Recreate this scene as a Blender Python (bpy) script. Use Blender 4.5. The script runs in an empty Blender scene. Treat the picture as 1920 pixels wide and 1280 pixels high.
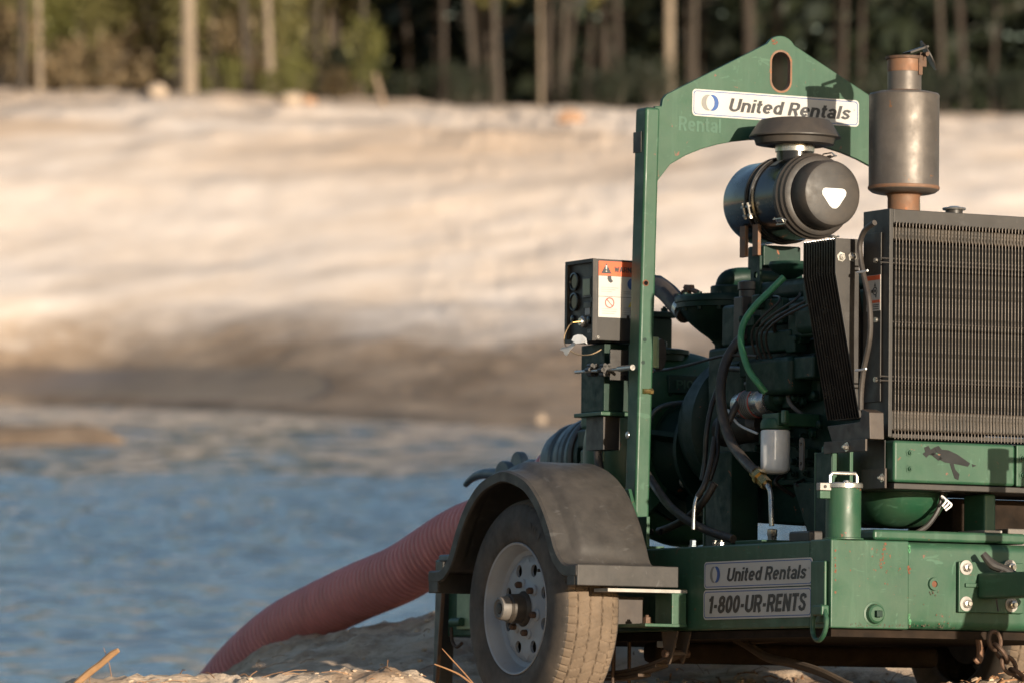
import bpy, bmesh, math, random
import numpy as np
from mathutils import Vector, Matrix, noise as mnoise
random.seed(7); np.random.seed(7)
S = bpy.context.scene
C = S.collection
rad = math.radians

# ------------------------------------------------------------------ camera, sky, sun, exposure
CAM_Z = 1.12
cd = bpy.data.cameras.new('camera'); cam = bpy.data.objects.new('camera', cd); C.objects.link(cam)
cam.location = (0, 0, CAM_Z); cam.rotation_euler = (rad(90), 0, 0)
cd.sensor_width = 36; cd.lens = 206.25; cd.clip_end = 2000; cd.clip_start = .1
cd.dof.use_dof = True; cd.dof.focus_distance = 17.75; cd.dof.aperture_fstop = 4.6
S.camera = cam

SUN_EL, SUN_AZ = 9.6, 30.0            # azimuth to the right of straight behind the camera
sv = Vector((math.sin(rad(SUN_AZ))*math.cos(rad(SUN_EL)), -math.cos(rad(SUN_AZ))*math.cos(rad(SUN_EL)), math.sin(rad(SUN_EL))))
W = bpy.data.worlds.new('World'); S.world = W; W.use_nodes = True
nt = W.node_tree
sky = nt.nodes.new('ShaderNodeTexSky'); sky.sky_type = 'NISHITA'; sky.sun_disc = False
sky.sun_elevation = rad(SUN_EL); sky.sun_rotation = math.atan2(sv.x, sv.y)
sky.air_density = 1.0; sky.dust_density = 1.3; sky.ozone_density = 1.8
bg = nt.nodes['Background']; bg.inputs['Strength'].default_value = 0.095
nt.links.new(sky.outputs[0], bg.inputs['Color'])
sl = bpy.data.lights.new('sun', 'SUN'); sl.energy = 5.0; sl.angle = rad(.55); sl.color = (1, .865, .69)
so = bpy.data.objects.new('sun', sl); C.objects.link(so)
so.rotation_euler = sv.to_track_quat('Z', 'Y').to_euler(); so.location = (20, -20, 20)
vs = S.view_settings; vs.view_transform = 'Standard'; vs.look = 'None'; vs.exposure = 0.78; vs.gamma = 1
vs.use_curve_mapping = False
S.render.engine = 'CYCLES'
S.cycles.use_denoising = True
S.cycles.max_bounces = 8

# ------------------------------------------------------------------ trailer frame of reference
F, PX, PY = 11000., 960., 640.
def _rot(yaw, tx, ty):
    return Matrix.Rotation(rad(yaw), 3, 'Z') @ Matrix.Rotation(rad(tx), 3, 'X') @ Matrix.Rotation(rad(ty), 3, 'Y')
TR = _rot(28, -3.2, 2.4)
TO = Vector((.8404, 18.68, -.678))
TRt = TR.transposed()
def at(px, py, X=None, Y=None, Z=None):
    """the point of the trailer (its own metres: x to its right, y to its rear, z up) seen at a picture position on a plane of the trailer"""
    d = TRt @ Vector(((px-PX)/F, 1, -(py-PY)/F)); o = TRt @ (-TO)
    k, v = (0, X) if X is not None else ((1, Y) if Y is not None else (2, Z))
    return o + d*((v-o[k])/d[k])

# ------------------------------------------------------------------ node helpers and materials
MATS = {}
def rgb(h):
    h = h.lstrip('#'); c = [int(h[i:i+2], 16)/255 for i in (0, 2, 4)]
    return tuple((x/12.92 if x <= .04045 else ((x+.055)/1.055)**2.4) for x in c)
class NT:
    def __init__(s, name):
        s.m = bpy.data.materials.new(name); s.m.use_nodes = True; s.t = s.m.node_tree
        s.p = s.t.nodes['Principled BSDF']; s.tc = s.t.nodes.new('ShaderNodeTexCoord')
    def n(s, ty, **kw):
        nd = s.t.nodes.new(ty)
        for k, v in kw.items():
            if hasattr(nd, k) and not k.startswith('i_'): setattr(nd, k, v)
            else: nd.inputs[k[2:] if k.startswith('i_') else k].default_value = v
        return nd
    def l(s, a, b): s.t.links.new(a, b)
    def noise(s, scale, detail=4, rough=.6, stretch=None, coord='Object', dist=0):
        nd = s.n('ShaderNodeTexNoise'); nd.inputs['Scale'].default_value = scale; nd.inputs['Detail'].default_value = detail
        nd.inputs['Roughness'].default_value = rough; nd.inputs['Distortion'].default_value = dist
        src = s.tc.outputs[coord]
        if stretch:
            mp = s.n('ShaderNodeMapping'); mp.inputs['Scale'].default_value = stretch; s.l(src, mp.inputs[0]); src = mp.outputs[0]
        s.l(src, nd.inputs['Vector']); return nd.outputs['Fac']
    def ramp(s, fac, stops):
        r = s.n('ShaderNodeValToRGB'); e = r.color_ramp.elements
        while len(e) < len(stops): e.new(.5)
        for i, (p, c) in enumerate(stops):
            e[i].position = p; e[i].color = (c, c, c, 1) if not hasattr(c, '__len__') else (*c[:3], 1)
        s.l(fac, r.inputs[0]); return r.outputs[0]
    def mix(s, fac, a, b):
        m = s.n('ShaderNodeMix', data_type='RGBA')
        for i, x in ((0, fac), (6, a), (7, b)):
            if hasattr(x, 'is_output'): s.l(x, m.inputs[i])
            elif hasattr(x, '__len__'): m.inputs[i].default_value = (*x[:3], 1)
            else: m.inputs[i].default_value = x
        return m.outputs[2]
    def math(s, op, a, b=0.0):
        m = s.n('ShaderNodeMath', operation=op)
        for i, x in ((0, a), (1, b)):
            if hasattr(x, 'is_output'): s.l(x, m.inputs[i])
            else: m.inputs[i].default_value = x
        return m.outputs[0]
    def bump(s, h, strength=.3, dist=.01):
        b = s.n('ShaderNodeBump'); b.inputs['Strength'].default_value = strength; b.inputs['Distance'].default_value = dist
        s.l(h, b.inputs['Height']); s.l(b.outputs[0], s.p.inputs['Normal'])
    def setp(s, **kw):
        for k, v in kw.items():
            i = s.p.inputs[k.replace('_', ' ')]
            if hasattr(v, 'is_output'): s.l(v, i)
            elif hasattr(v, '__len__'): i.default_value = (*v[:3], 1)
            else: i.default_value = v
def surf(key, col, rough=.5, metal=0., col2=None, nscale=6, dust=0., dustcol=(.34, .25, .17), chip=0., chipcol=(.22, .07, .03), chscale=22,
         bump=0., bscale=60, stretch=None, spec=.5, streak=0., scratch=0.):
    n = NT(key)
    c2 = col2 or tuple(x*.72 for x in col)
    c = n.mix(n.ramp(n.noise(nscale, 5, .65, stretch), [(.3, 0.), (.7, 1.)]), col, c2)
    if streak:
        c = n.mix(n.math('MULTIPLY', n.ramp(n.noise(14, 4, .7, (1, 1, .12)), [(.52, 0.), (.75, 1.)]), streak), c, tuple(min(1, x*1.7+.03) for x in col))
    if dust:
        up = n.n('ShaderNodeSeparateXYZ'); g = n.n('ShaderNodeNewGeometry'); n.l(g.outputs['Normal'], up.inputs[0])
        f = n.math('MULTIPLY', n.ramp(n.noise(9, 6, .75), [(.35, 0.), (.72, 1.)]), dust)
        f2 = n.math('MULTIPLY', n.math('MAXIMUM', up.outputs[2], 0.), n.math('MULTIPLY', n.ramp(n.noise(26, 4, .7), [(.3, .3), (.7, 1.)]), min(1., dust*1.5)))
        c = n.mix(n.math('MAXIMUM', f, f2), c, dustcol)
    ro = rough
    if scratch:
        for st_, sc_ in (((1., .10, .5), 34), ((.25, .3, 1.), 46)):
            m = n.math('MULTIPLY', n.ramp(n.noise(sc_, 3, .6, st_, dist=.6), [(.64, 0.), (.70, 1.)]), scratch)
            c = n.mix(m, c, tuple(min(.6, x*2.2+.05) for x in col))
    if chip:
        m = n.ramp(n.noise(chscale, 6, .7, dist=.4), [(.685-chip*.2, 0.), (.70-chip*.2, 1.)])
        c = n.mix(m, c, chipcol)
    n.setp(Base_Color=c, Metallic=metal, Specular_IOR_Level=spec)
    r = n.ramp(n.noise(nscale*2.3, 4, .6), [(.3, max(.03, rough-.1)), (.7, min(1, rough+.12))]); n.l(r, n.p.inputs['Roughness'])
    if bump: n.bump(n.noise(bscale, 5, .7), bump, .004)
    MATS[key] = n.m; return n.m
GREEN = (.009, .050, .024); GREEN2 = (.016, .066, .033)
surf('green_paint', GREEN, .46, col2=GREEN2, nscale=5, dust=.10, dustcol=(.13, .12, .085), chip=.12, chipcol=(.13, .05, .028), chscale=30, bump=.05, bscale=35, streak=.3, spec=.45, scratch=.25)
surf('green_rail', GREEN, .46, col2=GREEN2, nscale=4, dust=.12, dustcol=(.15, .13, .09), chip=.17, chipcol=(.13, .05, .028), chscale=30, bump=.06, bscale=30, streak=.6, spec=.45, scratch=.35)
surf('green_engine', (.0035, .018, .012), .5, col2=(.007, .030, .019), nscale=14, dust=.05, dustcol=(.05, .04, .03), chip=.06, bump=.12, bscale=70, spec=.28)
surf('underbody_shade', (.012, .009, .007), .9, col2=(.03, .02, .014), nscale=12, bump=.2, spec=.1)  # near-black colour paints in the shade beneath the rails and tray
surf('green_hose', (.05, .24, .10), .45, nscale=20, dust=.1)
surf('pale_green', (.26, .36, .20), .5, nscale=14, dust=.2)
surf('black_plastic', (.017, .016, .016), .42, col2=(.03, .028, .026), nscale=12, dust=.05, bump=.04)
surf('black_gloss', (.006, .006, .006), .20, col2=(.010, .009, .009), nscale=8, dust=.02)
surf('black_steel', (.010, .009, .008), .5, col2=(.018, .015, .013), nscale=10, dust=.06, bump=.03)
surf('brown_steel', (.022, .014, .011), .5, col2=(.03, .02, .014), nscale=10, dust=.08)
surf('grey_steel', (.020, .0175, .016), .46, col2=(.028, .025, .022), nscale=7, dust=.07, dustcol=(.11, .09, .07), bump=.03, spec=.4, scratch=.15)
surf('charcoal_cap', (.021, .019, .0175), .55, col2=(.028, .025, .023), nscale=10, dust=.08, bump=.05, bscale=110)
surf('wire', (.085, .075, .068), .24, metal=.85, col2=(.035, .03, .027), nscale=40)
surf('dark_wire', (.02, .02, .02), .4, nscale=30, dust=.1)
surf('core', (.004, .004, .004), .8, nscale=50, bump=.3, bscale=200, spec=.1)
surf('tank_grey', (.022, .021, .019), .5, nscale=14, dust=.2)
surf('muffler_steel', (.115, .10, .088), .50, metal=.45, col2=(.07, .06, .052), nscale=7, dust=.12, dustcol=(.30, .25, .21), chip=.12, chipcol=(.20, .10, .05), chscale=30, bump=.04, streak=.22)
surf('rusty_steel', (.13, .085, .06), .65, metal=.3, col2=(.19, .085, .04), nscale=16, dust=.1, chip=.3, chipcol=(.26, .09, .03), chscale=30, bump=.1)
surf('rust', (.17, .06, .028), .85, col2=(.10, .04, .02), nscale=30, bump=.2)
surf('zinc', (.56, .54, .50), .3, metal=.85, col2=(.38, .36, .33), nscale=30, dust=.06)
surf('zinc_white', (.34, .325, .30), .5, metal=.3, nscale=30, dust=.12)
surf('brass', (.52, .36, .14), .3, metal=.9, nscale=30)
surf('hose_rubber', (.018, .016, .015), .5, col2=(.034, .028, .024), nscale=16, dust=.18, dustcol=(.16, .12, .09))
surf('fender_plastic', (.018, .017, .016), .5, col2=(.034, .031, .029), nscale=8, dust=.34, dustcol=(.095, .083, .072), chip=.0, bump=.06, bscale=50, streak=.35, spec=.35, scratch=.4)
surf('tyre_rubber', (.022, .020, .018), .75, col2=(.055, .046, .038), nscale=10, dust=.34, dustcol=(.17, .125, .09), bump=.08, bscale=130)
surf('tread_dust', (.085, .060, .040), .9, col2=(.16, .115, .078), nscale=14, dust=.3, dustcol=(.21, .155, .105), bump=.2, bscale=90)
surf('rim_grey', (.29, .31, .335), .5, col2=(.245, .255, .275), nscale=9, dust=.16, chip=.05, chipcol=(.16, .08, .05), bump=.03)
surf('hub_black', (.016, .014, .012), .55, nscale=20, dust=.12)
surf('bare_primer', (.016, .017, .017), .7, col2=(.022, .023, .023), nscale=12, spec=.2)
surf('axle_dirt', (.075, .05, .033), .95, col2=(.035, .023, .016), nscale=9, dust=.25, dustcol=(.15, .105, .07), bump=.3, bscale=40)
surf('sign_white', (.43, .415, .39), .45, col2=(.385, .365, .335), nscale=7, dust=.07, streak=.0)
surf('sign_ink', (.022, .022, .024), .45, nscale=30)
surf('sign_blue', (.016, .072, .25), .4, nscale=30)
surf('sign_grey', (.20, .195, .18), .45, nscale=30)
surf('faded_letters', (.034, .102, .062), .5, nscale=30)
surf('white_plastic', (.80, .79, .78), .35, nscale=12, dust=.05)
surf('white_patch', (.72, .71, .69), .5, nscale=12)
surf('label_orange', (.62, .10, .028), .45, nscale=20)
surf('label_yellow', (.65, .48, .03), .45, nscale=20)
surf('label_red', (.55, .06, .04), .45, nscale=20)
surf('label_grey_text', (.33, .32, .30), .5, nscale=20)
surf('lcd', (.14, .18, .13), .2, nscale=3)
surf('silver', (.42, .42, .43), .28, metal=.85, nscale=16)
surf('coupling', (.075, .105, .125), .45, metal=.3, nscale=12, dust=.06)
surf('chain_rust', (.06, .04, .028), .7, metal=.4, col2=(.12, .065, .04), nscale=40, bump=.2)
surf('string', (.42, .30, .18), .8)
surf('hose_red', (.64, .225, .205), .36, col2=(.50, .17, .155), nscale=9, dust=.12, dustcol=(.33, .2, .15), bump=.04)
surf('twig', (.30, .17, .08), .85, nscale=40, bump=.2)
surf('dry_needle', (.26, .13, .055), .7, nscale=30)
surf('grey_post', (.10, .095, .09), .6, nscale=10, dust=.2)

# sand of the near bank, the pit floor and the far slope
n = NT('sand')
geo = n.n('ShaderNodeNewGeometry'); sep = n.n('ShaderNodeSeparateXYZ'); n.l(geo.outputs['Position'], sep.inputs[0])
big = n.noise(.10, 5, .6, (1, .55, 1)); med = n.noise(.9, 8, .75, (1, .45, 1.3)); fine = n.noise(9, 8, .75)
dry = n.mix(n.ramp(big, [(.35, 0.), (.65, 1.)]), (.77, .68, .61), (.67, .57, .49))
dry = n.mix(n.math('MULTIPLY', n.ramp(med, [(.45, 0.), (.72, 1.)]), .38), dry, (.45, .35, .27))
mp_ = n.n('ShaderNodeMapping'); mp_.inputs['Rotation'].default_value = (0, rad(11), 0); n.l(geo.outputs['Position'], mp_.inputs[0])
mp2 = n.n('ShaderNodeMapping'); mp2.inputs['Scale'].default_value = (.11, .02, 2.0); n.l(mp_.outputs[0], mp2.inputs[0])
stk = n.n('ShaderNodeTexNoise'); stk.inputs['Scale'].default_value = 1.; stk.inputs['Detail'].default_value = 6; stk.inputs['Roughness'].default_value = .65; n.l(mp2.outputs[0], stk.inputs['Vector'])
dry = n.mix(n.math('MULTIPLY', n.ramp(stk.outputs['Fac'], [(.46, 0.), (.66, 1.)]), .5), dry, (.46, .365, .285))
row = n.n('ShaderNodeTexNoise'); row.inputs['Scale'].default_value = 1.; row.inputs['Detail'].default_value = 5; mp3 = n.n('ShaderNodeMapping'); mp3.inputs['Scale'].default_value = (.07, .02, .9); n.l(geo.outputs['Position'], mp3.inputs[0]); n.l(mp3.outputs[0], row.inputs['Vector'])
dry = n.mix(n.math('MULTIPLY', n.math('MULTIPLY', n.ramp(row.outputs['Fac'], [(.45, 0.), (.6, 1.)]), n.ramp(n.math('DIVIDE', sep.outputs[2], 10.), [(.55, 0.), (.72, 1.)])), .75), dry, (.43, .31, .215))
near = n.mix(n.ramp(fine, [(.3, 0.), (.7, 1.)]), (.64, .475, .33), (.50, .345, .225))
near = n.mix(n.ramp(n.noise(1.6, 6, .7), [(.42, 0.), (.66, 1.)]), near, (.66, .53, .40))
near = n.mix(n.ramp(n.noise(2.3, 7, .75), [(.40, .85), (.55, 0.)]), near, (.24, .15, .09))
near = n.mix(n.ramp(n.noise(34, 4, .8), [(.60, 0.), (.70, .8)]), near, (.15, .09, .055))
damp = n.mix(n.ramp(n.noise(.42, 7, .7, (1, .3, 1)), [(.38, 0.), (.64, 1.)]), (.20, .138, .09), (.39, .285, .20))
# the pit floor is damp near the water and dries out up the slope
att = n.n('ShaderNodeAttribute'); att.attribute_name = 'wet'
edge = n.math('ADD', att.outputs['Fac'], n.math('MULTIPLY', n.math('SUBTRACT', n.noise(.28, 7, .72, (1, .5, 2.)), .5), 1.5))
far = n.mix(n.ramp(edge, [(.22, 0.), (.80, 1.)]), dry, damp)
fy = n.ramp(n.math('DIVIDE', sep.outputs[1], 100.), [(.30, 0.), (.60, 1.)])
gl = n.n('ShaderNodeAttribute'); gl.attribute_name = 'shine'
glf = n.ramp(n.math('ADD', gl.outputs['Fac'], n.math('MULTIPLY', n.math('SUBTRACT', n.noise(.5, 5, .7, (1, .4, 1)), .5), .8)), [(.45, 0.), (.6, 1.)])
far = n.mix(n.math('MULTIPLY', glf, .6), far, (.10, .075, .055))
n.setp(Base_Color=n.mix(fy, near, far), Specular_IOR_Level=.3); n.l(n.ramp(glf, [(0., .95), (1., .32)]), n.p.inputs['Roughness'])
n.bump(n.math('MULTIPLY', n.math('ADD', n.noise(45, 6, .8), n.math('MULTIPLY', n.noise(7, 5, .7), 2.5)), n.math('SUBTRACT', 1., n.math('MULTIPLY', glf, .93))), .7, .014)
MATS['sand'] = n.m
n = NT('pond')
n.setp(Base_Color=(.085, .125, .165), Roughness=.11, Specular_IOR_Level=.5); n.p.inputs['IOR'].default_value = 1.33
b = n.n('ShaderNodeBump'); b.inputs['Strength'].default_value = .5; b.inputs['Distance'].default_value = .02
w1 = n.noise(5, 4, .6, (.62, 1.5, 1), coord='Object', dist=.5)
n.l(w1, b.inputs['Height']); n.l(b.outputs[0], n.p.inputs['Normal'])
MATS['pond'] = n.m
def leafmat(key, c1, c2, tr=.25):
    n = NT(key); oi = n.n('ShaderNodeNewGeometry')
    n.setp(Base_Color=n.mix(oi.outputs['Random Per Island'], c1, c2), Roughness=.6, Transmission_Weight=0.)
    d = n.n('ShaderNodeBsdfTranslucent'); d.inputs[0].default_value = (*[x*1.3 for x in c2], 1)
    m = n.n('ShaderNodeMixShader'); m.inputs[0].default_value = tr
    out = n.t.nodes['Material Output']
    n.l(n.p.outputs[0], m.inputs[1]); n.l(d.outputs[0], m.inputs[2]); n.l(m.outputs[0], out.inputs[0])
    MATS[key] = n.m
leafmat('leaf_yellow', (.10, .105, .028), (.155, .15, .045))
leafmat('leaf_olive', (.12, .115, .04), (.20, .18, .065))
leafmat('leaf_dark', (.008, .013, .006), (.02, .027, .011), .08)  # very dark leaves: the shade of the wood is put into their colour
leafmat('leaf_dry', (.15, .11, .06), (.23, .17, .095))
surf('bark_pale', (.24, .19, .14), .9, col2=(.14, .11, .08), nscale=3, bump=.5, bscale=14)
surf('bark_grey', (.07, .055, .042), .9, col2=(.036, .029, .022), nscale=3, bump=.5, bscale=14)
surf('bark_dark', (.045, .032, .023), .9, col2=(.022, .017, .013), nscale=3, bump=.5, bscale=14)  # base colour darkened to carry the shade among the right-hand trunks

# ------------------------------------------------------------------ mesh helpers
def V(*a): return Vector(a)
class B:
    def __init__(s): s.v = []; s.f = []
    def add(s, vs, fs):
        o = len(s.v); s.v += [tuple(v) for v in vs]; s.f += [tuple(i+o for i in f) for f in fs]; return s
    def box(s, x0, x1, y0, y1, z0, z1):
        return s.add([(x0,y0,z0),(x1,y0,z0),(x1,y1,z0),(x0,y1,z0),(x0,y0,z1),(x1,y0,z1),(x1,y1,z1),(x0,y1,z1)],
                     [(0,3,2,1),(4,5,6,7),(0,1,5,4),(1,2,6,5),(2,3,7,6),(3,0,4,7)])
    def obox(s, c, ax, ay, az):
        c = Vector(c); vs = [c+Vector(ax)*i+Vector(ay)*j+Vector(az)*k for k in (-1, 1) for j in (-1, 1) for i in (-1, 1)]
        return s.add(vs, [(0,2,3,1),(4,5,7,6),(0,1,5,4),(1,3,7,5),(3,2,6,7),(2,0,4,6)])
    def bar(s, p0, p1, w, h, up=(0, 0, 1)):
        p0, p1 = Vector(p0), Vector(p1); d = p1-p0; u = Vector(up)
        a = d.cross(u)
        if a.length < 1e-6: a = d.cross(Vector((1, 0, 0)))
        a.normalize(); b = a.cross(d).normalized()
        return s.obox((p0+p1)/2, a*w/2, d/2, b*h/2)
    def lathe(s, o, ax, prof, n=32, closed=False, ph=0.):
        o, ax = Vector(o), Vector(ax).normalized()
        a = ax.orthogonal().normalized(); b = ax.cross(a)
        vs = []; fs = []
        for t, r in prof:
            for k in range(n):
                th = 2*math.pi*k/n+ph; vs.append(o+ax*t+(a*math.cos(th)+b*math.sin(th))*max(r, 1e-5))
        m = len(prof)
        for i in range(m-1):
            for k in range(n): fs.append((i*n+k, i*n+(k+1) % n, (i+1)*n+(k+1) % n, (i+1)*n+k))
        if closed: 
            for k in range(n): fs.append(((m-1)*n+k, (m-1)*n+(k+1) % n, (k+1) % n, k))
        else:
            fs.append(tuple(range(n))[::-1]); fs.append(tuple((m-1)*n+k for k in range(n)))
        return s.add(vs, fs)
    def cyl(s, p0, p1, r, n=20, r1=None):
        p0, p1 = Vector(p0), Vector(p1)
        return s.lathe(p0, p1-p0, [(0, r), ((p1-p0).length, r if r1 is None else r1)], n)
    def tube(s, pts, r, n=10, smooth=True, sub=7, caps=True):
        P = [Vector(p) for p in pts]
        R = list(r) if hasattr(r, '__len__') else [r]*len(P)
        if smooth and len(P) > 2:
            Q = []; RR = []
            for i in range(len(P)-1):
                p0 = P[max(i-1, 0)]; p1 = P[i]; p2 = P[i+1]; p3 = P[min(i+2, len(P)-1)]
                for k in range(sub):
                    t = k/sub
                    Q.append(.5*((2*p1)+(p2-p0)*t+(2*p0-5*p1+4*p2-p3)*t*t+(3*p1-p0-3*p2+p3)*t**3)); RR.append(R[i]+(R[i+1]-R[i])*t)
            Q.append(P[-1]); RR.append(R[-1]); P, R = Q, RR
        vs = []; fs = []; a = None
        for i, p in enumerate(P):
            d = (P[min(i+1, len(P)-1)]-P[max(i-1, 0)]).normalized()
            a = d.orthogonal().normalized() if a is None else (a-d*a.dot(d)).normalized()
            b = d.cross(a)
            for k in range(n):
                th = 2*math.pi*k/n; vs.append(p+(a*math.cos(th)+b*math.sin(th))*R[i])
        for i in range(len(P)-1):
            for k in range(n): fs.append((i*n+k, i*n+(k+1) % n, (i+1)*n+(k+1) % n, (i+1)*n+k))
        if caps: fs.append(tuple(range(n))[::-1]); fs.append(tuple((len(P)-1)*n+k for k in range(n)))
        return s.add(vs, fs)
    def prism(s, poly, o, u, v, w):
        """poly in (u,v) extruded by vector w from origin o"""
        o, u, v, w = map(Vector, (o, u, v, w)); n = len(poly)
        vs = [o+u*a+v*b for a, b in poly]+[o+u*a+v*b+w for a, b in poly]
        return s.add(vs, [tuple(range(n))[::-1], tuple(range(n, 2*n))]+[(i, (i+1) % n, (i+1) % n+n, i+n) for i in range(n)])
    def plate(s, outer, holes, o, u, v, w):
        """flat plate with real holes"""
        o, u, v, w = map(Vector, (o, u, v, w))
        bm = bmesh.new(); es = []
        for lp in [outer]+holes:
            q = [bm.verts.new(o+u*a+v*b) for a, b in lp]
            es += [bm.edges.new((q[i], q[(i+1) % len(q)])) for i in range(len(q))]
        bmesh.ops.triangle_fill(bm, use_beauty=True, edges=es, normal=u.cross(v))
        bm.verts.index_update()
        vs = [vv.co.copy() for vv in bm.verts]; fs = [tuple(x.index for x in f.verts) for f in bm.faces]
        nv = len(vs); bm.free()
        allf = [f[::-1] for f in fs]+[tuple(i+nv for i in f) for f in fs]; k = 0
        for lp in [outer]+holes:
            m = len(lp)
            for i in range(m): allf.append((k+i, k+(i+1) % m, k+(i+1) % m+nv, k+i+nv))
            k += m
        return s.add(vs+[x+w for x in vs], allf)
    def mesh(s, name, angle=35):
        me = bpy.data.meshes.new(name); me.from_pydata(s.v, [], s.f); me.validate()
        bm = bmesh.new(); bm.from_mesh(me); bmesh.ops.recalc_face_normals(bm, faces=bm.faces); bm.to_mesh(me); bm.free()
        me.polygons.foreach_set('use_smooth', [True]*len(me.polygons)); me.set_sharp_from_angle(angle=rad(angle))
        return me
    def obj(s, name, mat, parent=None, bev=0., angle=35):
        me = s.mesh(name, angle); me.materials.append(MATS[mat])
        o = bpy.data.objects.new(name, me); C.objects.link(o)
        if parent is not None: o.parent = parent
        if bev:
            m = o.modifiers.new('bevel', 'BEVEL'); m.width = bev; m.segments = 2; m.limit_method = 'ANGLE'; m.angle_limit = rad(40)
            m.harden_normals = True
        return o
def empty(name, M=None, parent=None):
    o = bpy.data.objects.new(name, None); C.objects.link(o); o.empty_display_size = .2
    if M is not None: o.matrix_world = M
    if parent is not None: o.parent = parent
    return o
def tag(o, label=None, cat=None, group=None, kind=None):
    for k, v in (('label', label), ('category', cat), ('group', group), ('kind', kind)):
        if v: o[k] = v
    return o
def _arc(cx, cy, rx, ry, a0, a1, n=12): return [(cx+rx*math.cos(rad(a0+(a1-a0)*k/n)), cy+ry*math.sin(rad(a0+(a1-a0)*k/n))) for k in range(n+1)]
GLYPH = {   # width, centre lines of the strokes
 'U': (.72, [[(.1, 1), (.1, .34)]+_arc(.36, .34, .26, .25, 180, 360)+[(.62, 1)]]), 'n': (.6, [[(.1, 0), (.1, .74)], [(.1, .40)]+_arc(.30, .43, .2, .22, 180, 0)+[(.5, 0)]]),
 'i': (.2, [[(.1, 0), (.1, .74)], [(.1, .85), (.1, 1.)]]), 't': (.38, [[(.17, .95), (.17, .22), (.20, .12), (.27, .085), (.37, .085)], [(.01, .66), (.36, .66)]]),
 'e': (.62, [[(.12, .37), (.50, .37)], _arc(.31, .37, .21, .285, 0, 318, 20)]), 'd': (.6, [[(.5, 0), (.5, 1)], _arc(.30, .37, .2, .285, 20, 340, 20)]),
 'R': (.68, [[(.1, 0), (.1, 1)], [(.1, .91)]+_arc(.38, .69, .2, .22, 90, -90)+[(.1, .47)], [(.37, .47), (.58, 0)]]), 'P': (.64, [[(.1, 0), (.1, 1)], [(.1, .91)]+_arc(.38, .68, .2, .23, 90, -90)+[(.1, .45)]]),
 'a': (.58, [_arc(.27, .22, .18, .145, 0, 360, 18), [(.47, 0), (.47, .46)]+_arc(.28, .47, .19, .19, 0, 165)]), 'l': (.2, [[(.1, 0), (.1, 1)]]), 'I': (.2, [[(.1, 0), (.1, 1)]]),
 's': (.56, [[(.5, .54), (.44, .62), (.3, .66), (.15, .62), (.12, .52), (.2, .43), (.4, .33), (.48, .23), (.43, .12), (.29, .08), (.14, .12), (.07, .21)]]),
 '1': (.42, [[(.3, 0), (.3, 1)], [(.04, .75), (.17, .79), (.28, .93)]]), '8': (.6, [_arc(.3, .73, .18, .185, 0, 360, 20), _arc(.3, .29, .21, .205, 0, 360, 20)]), '0': (.6, [_arc(.3, .5, .2, .42, 0, 360, 24)]), '-': (.36, [[(.04, .4), (.32, .4)]]),
 'E': (.58, [[(.1, 0), (.1, 1)], [(.1, .915), (.55, .915)], [(.1, .51), (.5, .51)], [(.1, .085), (.57, .085)]]), 'N': (.66, [[(.1, 0), (.1, 1)], [(.08, .98), (.58, .02)], [(.56, 0), (.56, 1)]]), 'T': (.6, [[(.3, 0), (.3, .98)], [(.0, .915), (.6, .915)]]),
 'S': (.6, [[(.52, .72), (.47, .86), (.3, .92), (.14, .86), (.11, .73), (.18, .60), (.42, .46), (.51, .31), (.46, .14), (.3, .08), (.13, .14), (.06, .3)]]), 'W': (.9, [[(.08, 1), (.26, .02)], [(.26, .02), (.45, .9)], [(.45, .9), (.64, .02)], [(.64, .02), (.82, 1)]]),
 'A': (.66, [[(.06, 0), (.33, 1)], [(.33, 1), (.60, 0)], [(.18, .3), (.48, .3)]]), 'G': (.66, [_arc(.34, .5, .24, .42, 45, 325, 20), [(.36, .43), (.58, .43), (.58, .03)]]), 'O': (.72, [_arc(.36, .5, .26, .42, 0, 360, 24)]),
 'L': (.52, [[(.1, 0), (.1, 1)], [(.1, .085), (.52, .085)]]), 'K': (.64, [[(.1, 0), (.1, 1)], [(.12, .42), (.56, 1)], [(.26, .56), (.60, 0)]]), 'J': (.5, [[(.4, 1), (.4, .3)]+_arc(.24, .28, .16, .2, 0, -170)]), 'r': (.4, [[(.1, 0), (.1, .74)], [(.1, .45), (.16, .58), (.26, .65), (.38, .65)]]), ' ': (.26, [])}
def text(s, parent, c, u, v, w, h, mat, name='lettering', shear=0., bold=.185, ext=.0004):
    u, v, c = Vector(u), Vector(v), Vector(c); nn = u.cross(v); b = B(); x = 0.; quads = []; k_ = 0
    for ch in s:
        W_, strokes = GLYPH[ch]
        for st in strokes:
            n_ = len(st); L_ = []; R_ = []; shut = n_ > 3 and math.hypot(st[0][0]-st[-1][0], st[0][1]-st[-1][1]) < 1e-6
            for i, (px, py) in enumerate(st):
                if shut: pa, pb = st[i-1 if i > 0 else n_-2], st[i+1 if i < n_-1 else 1]
                else: pa, pb = st[max(i-1, 0)], st[min(i+1, n_-1)]
                dx, dy = pb[0]-pa[0], pb[1]-pa[1]; q = math.hypot(dx, dy) or 1; nx_, ny_ = -dy/q, dx/q
                wd = bold/2*(1 if abs(nx_) > abs(ny_) else .84)
                L_.append((x+px+nx_*wd, py+ny_*wd)); R_.append((x+px-nx_*wd, py-ny_*wd))
            quads.append((L_, R_, k_)); k_ = (k_+1) % 4
        x += W_+.075
    x -= .075; W0 = x+shear
    for L_, R_, k_ in quads:
        pts = [c+u*((px+py*shear-W0/2)/W0*w)+v*((py-.5)*h)+nn*(ext+k_*.00007) for px, py in L_+R_]; n_ = len(L_)
        b.add(pts, [(i, i+1, n_+i+1, n_+i) for i in range(n_-1)])
    return b.obj(name, mat, parent)
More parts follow.
